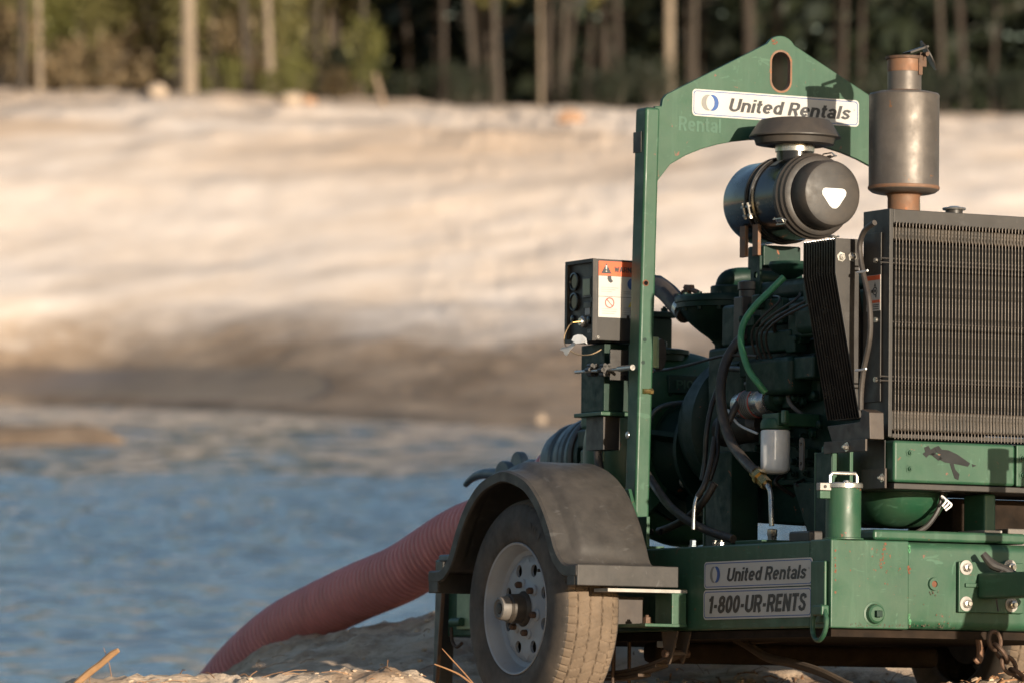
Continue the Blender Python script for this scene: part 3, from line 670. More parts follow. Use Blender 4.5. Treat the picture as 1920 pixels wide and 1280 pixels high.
rlab(.02, .98, .86, .99, 'label_orange', 'label_band'); rlab(.02, .98, .22, .30, 'label_orange', 'label_band')
for z_ in (.04, .10, .15): rlab(.12, .9, z_, z_+.025, 'sign_ink', 'label_line')
b = B(); Lz = l0.z-l1.z; cc = V(RX0-.0079, l0.y-(l0.y-l1.y)*.62, l1.z+Lz*.55)
b.plate(circ(0, 0, .013), [circ(0, 0, .0095)], cc, (0, -1, 0), (0, 0, 1), (-.0006, 0, 0)); b.prism(circ(0, 0, .005), cc, (0, -1, 0), (0, 0, 1), (-.0006, 0, 0))
b.prism([(-.022, -.004), (-.008, -.006), (-.008, .007), (-.022, .003)], cc, (0, -1, 0), (0, 0, 1), (-.0006, 0, 0)); b.prism([(-.006, .014), (.0, .026), (.004, .014)], cc, (0, -1, 0), (0, 0, 1), (-.0006, 0, 0))
b.prism([(.0, -.014), (.006, -.022), (.009, -.012)], cc, (0, -1, 0), (0, 0, 1), (-.0006, 0, 0)); b.obj('label_symbol', 'sign_ink', rad_)

# ---- tray under the radiator with scratched front panel
tz0, tz1 = at(1680, 903, Y=-1.285).z, at(1680, 824, Y=-1.285).z
tx0 = at(1676, 860, Y=-1.285).x; sx = at(1905, 870, Y=-1.285).x
part(B().box(tx0, sx-.0015, -1.285, -.86, tz0, tz1), 'tray_panel', 'green_paint', bev=.010)
part(B().box(sx+.0015, .40, -1.285, -.86, tz0, tz1), 'tray_panel', 'green_paint', bev=.004)
part(B().box(tx0+.004, .395, -1.281, -.87, tz0-.020, tz0-.002), 'tray_lip', 'black_steel', bev=.003)
for px, py in ((1705, 848), (1705, 878), (1917, 858), (1917, 890)):
    c = at(px, py, Y=-1.285); part(hexbolt(B(), c, (0, -1, 0), .0075, .007), 'panel_bolt', 'green_paint')
# place where the paint has peeled off
def blot(pts): return [(p.x, p.z) for p in (at(x, y, Y=-1.2862) for x, y in pts)]
b = B()
for pts in ([(1733, 838), (1741, 835), (1745, 842), (1752, 838), (1757, 846), (1751, 853), (1742, 852), (1737, 857), (1730, 850), (1735, 846)],
            [(1751, 838), (1760, 835), (1766, 842), (1778, 843), (1795, 851), (1811, 862), (1819, 868), (1815, 874), (1797, 870), (1784, 868), (1772, 866), (1760, 860), (1764, 851), (1757, 848)],
            [(1781, 868), (1788, 868), (1791, 879), (1799, 888), (1797, 899), (1790, 896), (1786, 884)], [(1822, 869), (1831, 872), (1824, 875)], [(1744, 850), (1750, 847), (1768, 858), (1760, 863)]):
    b.prism(blot(pts), (0, -1.2856, 0), (1, 0, 0), (0, 0, 1), (0, -.0006, 0))
part(b, 'peeled_patch', 'bare_primer')

# ---- things under the tray
c0 = at(1680, 938, Y=-.98)
b = B(); prof = []
hw = .135
vs_ = []; 
for i in range(13):
    t = -1+2*i/12; w = max(.03, (1-abs(t)**3.2)**.5)
    for k in range(9):
        a_ = math.pi*k/8; vs_.append((c0.x+hw*t, c0.y+.17*w*math.cos(a_), c0.z+.02-.105*w*math.sin(a_)))
b.add(vs_, [(i*9+k, i*9+k+1, (i+1)*9+k+1, (i+1)*9+k) for i in range(12) for k in range(8)]+[tuple(range(9)), tuple(12*9+k for k in range(9))[::-1]]+[tuple(i*9 for i in range(13))+tuple(i*9+8 for i in range(12, -1, -1))])
part(b, 'sump', 'green_rail', angle=50)
q0 = at(1808, 935, Y=-1.16); q1 = at(1861, 998, Y=-1.22)
part(B().box(q1.x-.042, q1.x, -1.24, -1.12, .038, tz0-.022), 'tray_support', 'green_paint', bev=.008)
part(B().box(q1.x-.05, q1.x+.012, -1.255, -1.105, .0365, .044), 'support_foot', 'zinc_white', bev=.001)
part(B().box(.0, .40, -1.05, -.80, .03, tz0-.03), 'battery_box', 'underbody_shade', bev=.006)
q = at(1887, 1010, Y=-1.16); part(B().box(q.x, q.x+.12, -1.17, -1.08, -.01, .055), 'grey_bracket', 'grey_post', bev=.004)
pts = [at(x, y, Y=-1.17) for x, y in ((1768, 915), (1763, 945), (1752, 968), (1735, 988), (1705, 1005))]
part(B().tube(pts, .008, 8), 'battery_cable', 'black_plastic')
b = B()
for k in range(3):
    q = at(1768+k*3, 937+k*4, Y=-1.19); b.tube([q+V(-.006, 0, .014), q+V(.006+.004*k, -.008, .0), q+V(-.005, -.004, -.018)], .003, 7)
part(b, 'cable_wrap', 'white_plastic')
# engine mounts and uprights beside the filler
u0 = at(1531, 848, X=-.44); u1 = at(1562, 1000, X=-.44)
part(B().box(-.442, -.436, u1.y+.01, u0.y, .002, u0.z), 'upright_bracket', 'green_engine', bev=.002)
part(B().box(-.442, -.36, u0.y+.002, u0.y+.010, .002, u0.z+.001), 'upright_bracket', 'green_paint', bev=.002)
q = at(1571, 846, X=-.40); part(B().box(q.x, q.x+.012, q.y-.07, q.y, .06, q.z+.0), 'upright_strip', 'green_paint', bev=.002)
q0 = at(1545, 833, X=tx0-.004); q1 = at(1676, 905, X=tx0-.004)
part(B().box(tx0-.006, tx0-.003, q1.y+.05, q0.y, q1.z+.01, q0.z), 'tray_side', 'black_steel')
q0 = at(1616, 880, X=tx0-.012); q1 = at(1660, 914, X=tx0-.012)
part(B().box(tx0-.014, tx0-.007, q1.y, q0.y, q1.z, q0.z), 'side_bracket', 'brown_steel', bev=.001)
c = at(1654, 895, X=tx0-.014); part(hexbolt(B(), c, (-1, 0, 0), .008, .008), 'bracket_bolt', 'zinc')
q0 = at(1548, 828, X=-.44); q1 = at(1625, 852, X=-.44)
part(B().box(-.445, -.438, q1.y, q0.y, q1.z+.012, q0.z), 'lower_bracket', 'brown_steel', bev=.001)
c = at(1588, 837, X=-.445); part(hexbolt(B(), c, (-1, 0, 0), .009, .009), 'bracket_bolt', 'zinc')
q0 = at(1552, 797, X=-.372); q1 = at(1630, 826, X=-.372)
part(B().add([tuple(at(x, y, X=-.43)) for x, y in ((1551, 798), (1612, 790), (1616, 766), (1630, 772), (1631, 822), (1560, 828))]+[tuple(at(x, y, X=-.43)+V(.05, 0, 0)) for x, y in ((1551, 798), (1612, 790), (1616, 766), (1630, 772), (1631, 822), (1560, 828))],
     [(0,1,2,3,4,5), (6,7,8,9,10,11)[::-1]]+[(i, (i+1) % 6, (i+1) % 6+6, i+6) for i in range(6)]), 'guard_base', 'brown_steel', bev=.002)

# ---- belt guard: bars on the side, folded plate in front
guard = empty('belt_guard', None, T)
GY_ = -1.10; gT = at(1567, 447, Y=GY_); gx = gT.x; gB = at(1567, 512, Y=GY_); gL = at(1612, 782, Y=GY_)
yb = at(1509, 455, X=gx).y
nbar = 13
for i in range(nbar):
    y = GY_+(yb-GY_)*i/(nbar-1)
    pts = [(gx, y, gT.z), (gx, y, gB.z), (gL.x, y, gL.z)]
    B().tube(pts, .0042, 6, False).obj('guard_bar', 'black_gloss', guard)
for z, x in ((gT.z-.01, gx), (gB.z, gx), ((gB.z+gL.z)/2, (gx+gL.x)/2), (gL.z+.01, gL.x)):
    B().cyl((x+.006, GY_, z), (x+.006, yb, z), .003, 6).obj('guard_rod', 'black_steel', guard)
B().prism([(gx+.03, gT.z-.004), (gx+.03, gB.z), (gL.x+.03, gL.z), (gL.x+.06, gL.z), (gx+.07, gT.z-.004)], (0, GY_+.01, 0), (1, 0, 0), (0, 0, 1), (0, .19, 0)).obj('guard_shell', 'black_steel', guard)
xr = at(1609, 449, Y=GY_).x
B().prism([(gx-.004, gT.z), (gx-.004, gB.z), (gL.x-.004, gL.z), (gL.x+.004, gL.z), (xr, gL.z+.07), (xr, gT.z)], (0, GY_-.0065, 0), (1, 0, 0), (0, 0, 1), (0, .004, 0)).obj('guard_plate', 'grey_steel', guard, .001)
for px in (1577, 1598):
    c = at(px, 482, Y=GY_-.0065); hexbolt(B(), c, (0, -1, 0), .009, .008).obj('guard_bolt', 'zinc', guard)
pts = [at(x, y, X=-.392) for x, y in ((1640, 418), (1622, 432), (1613, 455), (1613, 480), (1619, 515), (1629, 560), (1632, 600), (1630, 640), (1620, 690), (1615, 730), (1614, 768))]
part(B().tube(pts, .0085, 10), 'overflow_hose', 'hose_rubber')
for px, py in ((1617, 510), (1614, 693)):
    c = at(px, py, X=-.402); part(B().tube([c+V(0, .03, 0), c, c+V(0, -.03, .002)], .0035, 6), 'hose_tie', 'white_plastic')

# ---- air cleaner
ac = at(1562, 363, Y=-.41); aX, aZ = ac.x, ac.z
air = empty('air_cleaner', None, T)
AO = (aX, .085, aZ); ax_ = (0, -1, 0)
R0 = .131
b = B(); b.lathe(AO, ax_, [(0, .06), (.004, .10), (.018, .122), (.04, R0), (.175, R0)], 56); b.obj('rear_shell', 'black_gloss', air)
b = B(); b.lathe(AO, ax_, [(.175, R0), (.177, R0+.006), (.192, R0+.006), (.194, R0), (.205, R0), (.207, R0+.006), (.222, R0+.006), (.224, R0), (.35, R0), (.352, R0-.01)], 56); b.obj('front_shell', 'black_gloss', air)
b = B(); b.lathe(AO, ax_, [(.352, R0-.004), (.352, R0+.004), (.372, R0+.006), (.378, R0+.002), (.392, R0+.001), (.398, R0-.004), (.41, R0-.006), (.416, R0-.014), (.418, R0-.024), (.424, R0-.022), (.482, R0-.026), (.492, R0-.032), (.497, R0-.044), (.498, .02)], 56); b.obj('end_cap', 'charcoal_cap', air, angle=28)
yc = AO[1]-.498
b = B(); pp = [(-.043, .010), (-.044, .020), (-.040, .028), (-.032, .031), (.030, .031), (.039, .028), (.044, .020), (.042, .009), (.018, -.024), (.008, -.032), (-.006, -.032), (-.016, -.025)]
cc = at(1564, 372, Y=yc)
b.prism(pp, (cc.x, yc-.0002, cc.z), (1, 0, 0), (0, 0, 1), (0, -.0012, 0)); b.obj('cap_badge', 'white_patch', air, .001)
def ring_pt(th, y, r=R0): return V(aX+r*math.cos(th), y, aZ+r*math.sin(th))
for deg in (215, 65, 350, 300):
    th = rad(deg); y = AO[1]-.365; d = V(math.cos(th), 0, math.sin(th)); tn = V(-math.sin(th), 0, math.cos(th))
    b = B(); p = ring_pt(th, y, R0+.008)
    b.tube([p+V(0, .025, 0)-tn*.010, p+d*.010+V(0, .02, 0)-tn*.010, p+d*.010+V(0, -.03, 0)-tn*.010, p+d*.004+V(0, -.04, 0), p+d*.010+V(0, -.03, 0)+tn*.010, p+d*.010+V(0, .02, 0)+tn*.010, p+V(0, .025, 0)+tn*.010], .0025, 6, False)
    b.bar(p+V(0, .028, 0), p+V(0, -.02, 0)+d*.004, .012, .003, d); b.obj('cap_clip', 'zinc', air)
# clamp bolts on the two bands
for y_ in (.1835, .2145):
    th = rad(196); p = ring_pt(th, AO[1]-y_, R0+.008); d = V(math.cos(th), 0, math.sin(th)); tn = V(-math.sin(th), 0, math.cos(th))
    b = B(); b.cyl(p+d*.006-tn*.026, p+d*.006+tn*.026, .0045, 10); b.obox(p-tn*.014, tn*.003, d*.012, V(0, .008, 0)); b.obox(p+tn*.014, tn*.003, d*.012, V(0, .008, 0)); b.lathe(p+d*.006+tn*.017, tn, [(0, .008), (.008, .008)], 6); b.obj('band_clamp', 'zinc', air)
    b = B(); b.lathe((aX, AO[1]-y_+.004, aZ), (0, -1, 0), [(0, R0+.005), (0, R0+.0085), (.008, R0+.0085), (.008, R0+.005)], 56, closed=True); b.obj('band', 'black_steel', air)
# paper sticker on the shell
vs_ = []
for k in range(7):
    th = rad(100+5*k)
    for y_ in (.245, .285): vs_.append(ring_pt(th, AO[1]-y_, R0+.0012))
B().add(vs_, [(2*k, 2*k+1, 2*k+3, 2*k+2) for k in range(6)]).obj('shell_sticker', 'sign_grey', air)
# intake neck and hood
nk = at(1490, 300, X=aX+.0); nx, ny = aX-.0, nk.y
zn0 = aZ+R0-.015
b = B(); zb1 = at(1490, 272, X=aX).z
b.lathe((nx, ny, zn0), (0, 0, 1), [(0, .058), (zb1-zn0, .058)], 32); b.obj('intake_neck', 'black_gloss', air)
b = B(); zc_ = at(1490, 280, X=aX).z
b.lathe((nx, ny, zc_-.010), (0, 0, 1), [(0, .0595), (0, .0625), (.022, .0625), (.022, .0595)], 36, closed=True); b.obj('neck_clamp', 'zinc', air)
zh = at(1490, 264, X=aX).z; zht = at(1490, 224, X=aX).z; hh = zht-zh
b = B(); b.lathe((nx, ny, zh-.018), (0, 0, 1), [(.012, .06), (.0, .10), (.004, .124), (.022, .130), (.024, .136), (.026, .1455), (.030, .1455), (.018+hh*.78, .119), (.018+hh*.93, .110), (.018+hh, .085), (.018+hh+.002, .02)], 56); b.obj('intake_hood', 'charcoal_cap', air, angle=24)
# saddle carrying the cleaner
q0 = at(1436, 470, X=-.12); zs = aZ-R0
b = B().box(aX-.07, aX+.07, -.10, .0, zs-.085, zs-.012); part(b, 'cleaner_saddle', 'green_engine', bev=.006)
for y_ in (-.04, -.12): part(B().box(aX-.112, aX-.100, y_-.018, y_+.018, zs-.05, zs+.05), 'saddle_strap', 'rusty_steel' if y_ > -.15 else 'black_steel', bev=.002)
part(B().plate([(-.03, -.19), (.02, -.19), (.03, 0), (-.03, 0)], [circ(-.004, -.06, .011)], (aX-.10, -.10, zs-.05), (0, 1, 0), (0, 0, 1), (.008, 0, 0)), 'saddle_leg', 'green_engine')
b = B(); q = at(1482, 505, X=aX-.02); b.lathe((q.x, q.y, q.z+.022), (0, 0, -1), [(0, .066), (.010, .070), (.03, .058), (.05, .02), (.055, .014), (.16, .012)], 24); part(b, 'breather_cup', 'green_engine')

# ---- muffler
my = -.49; mc = at(1695, 270, Y=my); mx = mc.x
mz0, mz1 = at(1694, 357, Y=my).z, at(1694, 180, Y=my).z
muf = empty('muffler', None, T); mr = .1105
b = B(); b.lathe((mx, my, mz0), (0, 0, 1), [(-.012, .052), (-.012, .085), (-.008, .100), (.0, mr), (.006, mr+.0012), (.012, mr), (mz1-mz0-.008, mr), (mz1-mz0, mr+.0012), (mz1-mz0+.006, mr-.003), (mz1-mz0+.010, .09), (mz1-mz0+.010, .05)], 56); b.obj('muffler_body', 'muffler_steel', muf)
b = B(); b.lathe((mx, my, mz0), (0, 0, 1), [(.001, mr+.0008), (.003, mr+.0022), (.010, mr+.0022), (.012, mr+.0008)], 56); b.obj('lower_seam', 'rusty_steel', muf)
b = B(); b.lathe((mx, my, mz1), (0, 0, 1), [(.009, .056), (.009, .068), (.013, .060), (.016, .0545)], 40); b.obj('upper_weld', 'rusty_steel', muf)
zt0, zt1 = mz1+.009, at(1694, 110, Y=my).z
b = B(); b.lathe((mx, my, zt0), (0, 0, 1), [(0, .0535), ((zt1-zt0)*.62, .0535)], 40); b.obj('tail_pipe', 'muffler_steel', muf)
b = B(); z_ = zt0+(zt1-zt0)*.60; b.lathe((mx, my, z_), (0, 0, 1), [(0, .0537), (.001, .0545), (zt1-z_-.002, .0545), (zt1-z_, .053), (zt1-z_, .049), (.0, .049)], 40, closed=True); b.obj('pipe_rim', 'rusty_steel', muf)
b = B(); b.lathe((mx, my, zt1-.004), (0, 0, 1), [(0, .0547), (0, .060), (.009, .060), (.009, .0547)], 40, closed=True); b.obj('flap_clamp', 'chain_rust', muf)
hz = zt1+.010; hx = mx+.056
b = B(); b.obox((hx, my-.012, hz-.012), (.012, 0, 0), (0, .010, 0), (0, 0, .022)); b.cyl((hx-.002, my-.05, hz+.003), (hx-.002, my+.03, hz+.003), .007, 10); b.bar((hx-.03, my-.052, hz-.004), (hx-.03, my-.052, hz-.065), .014, .006, (0, 1, 0)); b.obj('flap_hinge', 'chain_rust', muf)
fl = B(); fc_ = V(hx+.030, my, hz+.004); dx = V(.52, 0, -.85).normalized(); v2 = V(.44, .90, 0); v2 = (v2-dx*v2.dot(dx)).normalized(); fl.prism(circ(0, 0, .052, 28), fc_, dx, v2, dx.cross(v2)*.004); fl.bar((hx-.055, my-.01, hz+.006), (hx+.012, my-.01, hz+.030), .05, .006); fl.obj('rain_flap', 'black_steel', muf)
b = B(); b.lathe((mx, my, mz0-.011), (0, 0, -1), [(0, .062), (.006, .053), (.014, .0505), (.20, .0505)], 36); b.obj('inlet_pipe', 'rusty_steel', muf)

# ---- control box on its pedestal
bx0 = at(1112, 485, X=-.625); bz1 = bx0.z; bz0 = at(1112, 637, X=-.625).z; by0 = bx0.y; by1 = at(1060, 485, X=-.625).y
box = empty('control_box', None, T)
X0 = -.625; BW = .20
B().box(X0+.012, X0+BW, by0, by1, bz0, bz1).obj('case', 'grey_steel', box, .002)
b = B(); t = .010
b.box(X0, X0+.012, by0, by1, bz1-t, bz1+.001); b.box(X0, X0+.012, by0, by1, bz0-.001, bz0+t); b.box(X0, X0+.012, by0-.001, by0+.006, bz0+t, bz1-t); b.box(X0, X0+.012, by1-.014, by1+.001, bz0+t, bz1-t); b.obj('case_rim', 'black_steel', box)
H = bz1-bz0; Dp = by1-by0
def fp(u, v, off=.0): return V(X0+.012-off, by1-Dp*u, bz0+H*v)      # a point on the instrument face
for v in (.75, .50):
    c = fp(.27, v); b = B(); b.lathe(c, (-1, 0, 0), [(0, .029), (.009, .029), (.010, .024), (.006, .023)], 28); b.obj('gauge', 'black_gloss', box)
c = fp(.70, .66); B().box(c.x-.004, c.x, c.y-.030, c.y+.030, c.z-.033, c.z+.033).obj('screen_frame', 'black_plastic', box, .002)
B().box(c.x-.006, c.x-.0042, c.y-.024, c.y+.022, c.z-.025, c.z+.026).obj('screen', 'lcd', box)
c = fp(.72, .44); B().box(c.x-.004, c.x, c.y-.024, c.y+.024, c.z-.010, c.z+.010).obj('button_panel', 'black_plastic', box, .002)
c = fp(.72, .365); B().box(c.x-.003, c.x, c.y-.016, c.y+.016, c.z-.012, c.z+.012).obj('badge', 'label_grey_text', box, .001)
for u, v, m in ((.22, .29, 'black_gloss'), (.80, .25, 'black_gloss')):
    c = fp(u, v); b = B(); b.lathe(c, (-1, 0, 0), [(0, .012), (.008, .012), (.010, .008)], 16); b.obj('knob', m, box)
c = fp(.60, .24); b = B(); b.lathe(c, (-1, 0, 0), [(0, .019), (.010, .018), (.014, .013), (.018, .012)], 24); b.obj('key_switch', 'zinc', box)
b = B().bar(c+V(-.018, 0, 0), c+V(-.045, .002, -.004), .018, .003); b.obj('key', 'brass', box)
c = fp(.80, .12); text('GKS', box, c+V(-.001, 0, 0), (0, -1, 0), (0, 0, 1), .030, .012, 'label_grey_text')
# hanging key tag on its cord
k0 = fp(.55, .22, .04)
cord = [k0, at(1066, 612, X=X0-.03), at(1058, 632, X=X0-.03), at(1062, 650, X=X0-.03), at(1082, 664, X=X0-.03), at(1108, 664, X=X0-.02), at(1127, 655, X=X0)]
B().tube(cord, .0018, 6).obj('tag_cord', 'string', box)
def quadtag(pp, off): 
    vs_ = [at(x, y, X=X0-.035+o) for x, y, o in pp]; return B().add(vs_+[v+V(-.0012, 0, 0) for v in vs_], [tuple(range(len(pp))), tuple(range(len(pp), 2*len(pp)))[::-1]]+[(i, (i+1) % len(pp), (i+1) % len(pp)+len(pp), i+len(pp)) for i in range(len(pp))])
quadtag([(1072, 638, 0), (1076, 630, .004), (1084, 627, .008), (1092, 628, .012), (1099, 634, .02), (1101, 645, .022), (1097, 642, .01), (1090, 643, 0), (1080, 644, -.006)], 0).obj('key_tag', 'white_patch', box)
quadtag([(1076, 641, 0), (1079, 646, .004), (1069, 656, 0), (1063, 667, .004), (1059, 664, -.002), (1057, 658, -.004), (1051, 656, -.006), (1053, 651, -.004), (1064, 650, .0)], 0).obj('key_tag', 'white_patch', box)
# warning label on the front of the case (local u to the right, v up)
wy = by0-.0006
lx0 = X0+.020; lx1 = X0+BW-.018; lz1 = at(1115, 489, Y=by0).z; lz0 = at(1115, 594, Y=by0).z
LW, LH = lx1-lx0, lz1-lz0
def lq(u0, u1, v0, v1, mat, name, k=1): 
    return B().box(lx0+LW*u0, lx0+LW*u1, wy-.0004*k-.0003, wy-.0004*k, lz0+LH*v0, lz0+LH*v1).obj(name, mat, box)
lq(0, 1, 0, .735, 'sign_white', 'warning_label'); lq(0, 1, .738, 1, 'label_orange', 'warning_header')
lq(0, 1, .365, .372, 'sign_ink', 'label_rule', 2); lq(.495, .503, 0, .735, 'sign_ink', 'label_rule', 2)
def lp(poly, u, v, mat, name, k=2): return B().prism(poly, (lx0+LW*u, wy-.0004*k, lz0+LH*v), (1, 0, 0), (0, 0, 1), (0, -.0003, 0)).obj(name, mat, box)
tri = lambda s: [(-s, -s*.8), (s, -s*.8), (0, s*.95)]
lp(tri(.019), .17, .865, 'sign_ink', 'warning_triangle'); lp([(-.002, -.002), (.002, -.002), (.003, .011), (-.003, .011)], .17, .865, 'sign_white', 'warning_mark', 3); lp(circ(0, -.008, .0024, 8), .17, .865, 'sign_white', 'warning_mark', 3)
text('WARNING', box, V(lx0+LW*.64, wy-.0011, lz0+LH*.86), (1, 0, 0), (0, 0, 1), LW*.58, .017, 'sign_ink', bold=.20)
lp([(-.008, .012), (.004, .014), (.006, .002), (.012, -.004), (.004, -.010), (-.004, -.006), (-.009, .003)], .25, .67, 'sign_ink', 'label_symbol')
lp(circ(0, 0, .019), .76, .61, 'sign_blue', 'blue_disc'); lp([(-.006, -.010), (.004, -.012), (.008, .0), (.0, .010), (-.007, .004)], .78, .62, 'sign_white', 'disc_figure', 3)
B().plate(circ(0, 0, .017), [circ(0, 0, .0135)], (lx0+LW*.25, wy-.0008, lz0+LH*.26), (1, 0, 0), (0, 0, 1), (0, -.0003, 0)).obj('ban_ring', 'label_red', box)
lp([(-.012, .010), (-.010, .012), (.012, -.010), (.010, -.012)], .25, .26, 'label_red', 'ban_bar', 2)
lp(tri(.016), .76, .27, 'label_yellow', 'yellow_triangle')
for u0, u1, vv in ((.06, .44, .52), (.06, .38, .485), (.06, .30, .45), (.08, .42, .14), (.08, .40, .10), (.08, .36, .06), (.56, .95, .46), (.56, .9, .425), (.56, .95, .17), (.56, .93, .13), (.56, .95, .09), (.56, .8, .05)):
    lq(u0, u1, vv, vv+.016, 'label_grey_text', 'label_line', 2)
c = at(1121, 632, Y=by0); b = B(); b.lathe(c, (0, -1, 0), [(0, .006), (.003, .005)], 12); b.obj('case_screw', 'zinc', box)
# pedestal below, valves
p0 = at(1090, 640, X=-.55); p1 = at(1132, 770, X=-.55)
part(B().box(-.55, -.46, p1.y, p0.y, p1.z, bz0-.004), 'pedestal', 'green_engine', bev=.003)
part(B().box(-.565, -.44, p1.y-.01, p0.y+.02, p1.z-.014, p1.z-.001), 'pedestal_foot', 'green_paint', bev=.003)
part(B().box(-.54, -.48, p1.y+.02, p0.y-.02, p1.z-.12, p1.z-.015), 'pedestal_stem', 'black_steel')
b = B(); c = at(1140, 693, X=-.57); d = V(-.2, 1, 0).normalized()
b.cyl(c+d*-.12, c+d*.16, .0055, 10); b.cyl(c-V(.0, .07, 0), c-V(.0, .16, 0), .009, 12); part(b, 'valve_stem', 'zinc')
for px in (1112, 1136):
    c = at(px, 693, X=-.575); b = B()
    for k in range(6):
        a_ = rad(60*k); b.cyl(c+V(.0, .016, 0)+V(math.cos(a_)*.016, 0, math.sin(a_)*.016), c+V(0, -.010, 0)+V(math.cos(a_)*.016, 0, math.sin(a_)*.016), .007, 8)
    b.cyl(c+V(0, .014, 0), c+V(0, -.010, 0), .017, 14); part(b, 'valve_knob', 'black_plastic')
q0 = at(1143, 655, X=-.56); part(B().box(-.565, -.50, q0.y-.015, q0.y-.008, at(1143, 712, X=-.56).z, q0.z), 'valve_bracket', 'grey_steel', bev=.001)

# ---- pump: volute, suction, priming chamber, discharge column
VC = V(0, .60, at(1285, 850, Y=.60).z)
pump = empty('pump', None, T)
def ppart(b, name, mat='green_engine', bev=0., angle=40): return b.obj(name, mat, pump, bev, angle)
# spiral casing
vs_ = []; fs_ = []; NA, NB = 60, 16
for i in range(NA):
    th = 2*math.pi*i/NA; rr = .085+.045*((th/(2*math.pi)+.35) % 1.0); Rm = .185+rr*.35
    for k in range(NB):
        ph = 2*math.pi*k/NB; r_ = Rm+rr*math.cos(ph)
        vs_.append((VC.x+r_*math.cos(th), VC.y+.02+rr*.95*math.sin(ph), VC.z+r_*math.sin(th)))
for i in range(NA):
    for k in range(NB):
        fs_.append((i*NB+k, ((i+1) % NA)*NB+k, ((i+1) % NA)*NB+(k+1) % NB, i*NB+(k+1) % NB))
ppart(B().add(vs_, fs_), 'volute', 'green_paint')
b = B(); b.lathe((VC.x, VC.y-.04, VC.z), (0, -1, 0), [(0, .24), (.02, .24), (.022, .20), (.03, .165), (.06, .16), (.10, .13), (.16, .115), (.22, .125), (.24, .20), (.26, .20)], 48); ppart(b, 'bearing_frame')
b = B(); b.lathe((VC.x, VC.y-.062, VC.z), (0, -1, 0), [(0, .235), (.012, .235), (.016, .20)], 48); ppart(b, 'adapter_ring')
for k in range(16):
    a_ = 2*math.pi*k/16+.1; ppart(hexbolt(B(), V(VC.x+.217*math.cos(a_), VC.y-.075, VC.z+.217*math.sin(a_)), (0, -1, 0), .012, .012), 'adapter_bolt', 'green_engine')
for a_ in (rad(75), rad(165), rad(255), rad(-15)):
    b = B(); b.bar((VC.x+.19*math.cos(a_), VC.y-.12, VC.z+.19*math.sin(a_)), (VC.x+.12*math.cos(a_), VC.y-.24, VC.z+.12*math.sin(a_)), .016, .10, (math.cos(a_), 0, math.sin(a_))); ppart(b, 'frame_rib', 'green_engine')
b = B(); b.lathe((VC.x-.10, VC.y-.19, VC.z-.10), (-.5, -1, -.1), [(0, .022), (.014, .02), (.016, .011), (.006, .010)], 16); ppart(b, 'sight_plug', 'zinc')
c = at(1304, 722, Y=VC.y-.08); text('PIONEER', pump, V(c.x-.0, VC.y-.10, c.z), (1, 0, 0), (0, 0, 1), .17, .028, 'green_paint', bold=.18, ext=.004)
ppart(B().box(c.x-.11, c.x+.11, VC.y-.098, VC.y-.05, c.z-.03, c.z+.03), 'name_pad', 'green_engine', .004)
c = at(1280, 852, Y=VC.y-.2); text('PIONEER', pump, V(c.x-.005, VC.y-.225, c.z), (1, 0, 0), (0, 0, 1), .09, .018, 'green_paint', bold=.18, ext=.004)
# lit ribs on the left of the casing
for z_ in (.10, -.02, -.14):
    ppart(B().box(VC.x-.335, VC.x-.29, VC.y-.05, VC.y+.10, VC.z+z_-.028, VC.z+z_+.028), 'casing_lug', 'green_paint', .012)
b = B(); b.lathe((VC.x-.08, VC.y, VC.z+.30), (0, 0, 1), [(0, .07), (.02, .07), (.021, .085), (.035, .085), (.04, .06)], 28); ppart(b, 'casing_cover')
ppart(hexbolt(B(), V(VC.x-.10, VC.y-.03, VC.z+.34), (0, 0, 1), .016, .02), 'cover_plug')
# suction end with hose coupling
b = B(); b.lathe((VC.x, VC.y+.08, VC.z), (0, 1, 0), [(0, .19), (.06, .16), (.14, .12), (.36, .11), (.36, .16), (.385, .16), (.386, .11), (.41, .11), (.41, .16), (.435, .16), (.437, .115)], 40); ppart(b, 'suction_pipe', 'green_engine')
b = B(); b.lathe((VC.x, VC.y+.515, VC.z), (0, 1, 0), [(0, .135), (.012, .152), (.03, .152), (.034, .140), (.05, .138), (.056, .150), (.075, .150), (.08, .135), (.10, .132), (.105, .140), (.13, .14), (.15, .126), (.18, .124), (.185, .132), (.205, .132), (.21, .120), (.27, .114)], 40); ppart(b, 'hose_coupling', 'coupling')
b = B(); b.lathe((VC.x, VC.y+.47, VC.z), (0, 1, 0), [(0, .165), (.014, .168), (.02, .168), (.022, .16)], 40); ppart(b, 'gasket_ring', 'brown_steel')
for k in range(8):
    a_ = 2*math.pi*k/8+.2; ppart(hexbolt(B(), V(VC.x+.137*math.cos(a_), VC.y+.44, VC.z+.137*math.sin(a_)), (0, -1, 0), .012, .014), 'flange_bolt', 'zinc')
q = at(1110, 822, X=-.16); ppart(B().box(q.x-.03, q.x+.03, q.y-.03, q.y+.05, q.z-.03, q.z+.03), 'casing_block', 'green_engine', .008)
b = B(); c = at(1028, 867, X=-.10); b.lathe(c, (.2, 1, 0), [(0, .018), (.03, .018)], 10); ppart(b, 'clamp_nut', 'coupling')
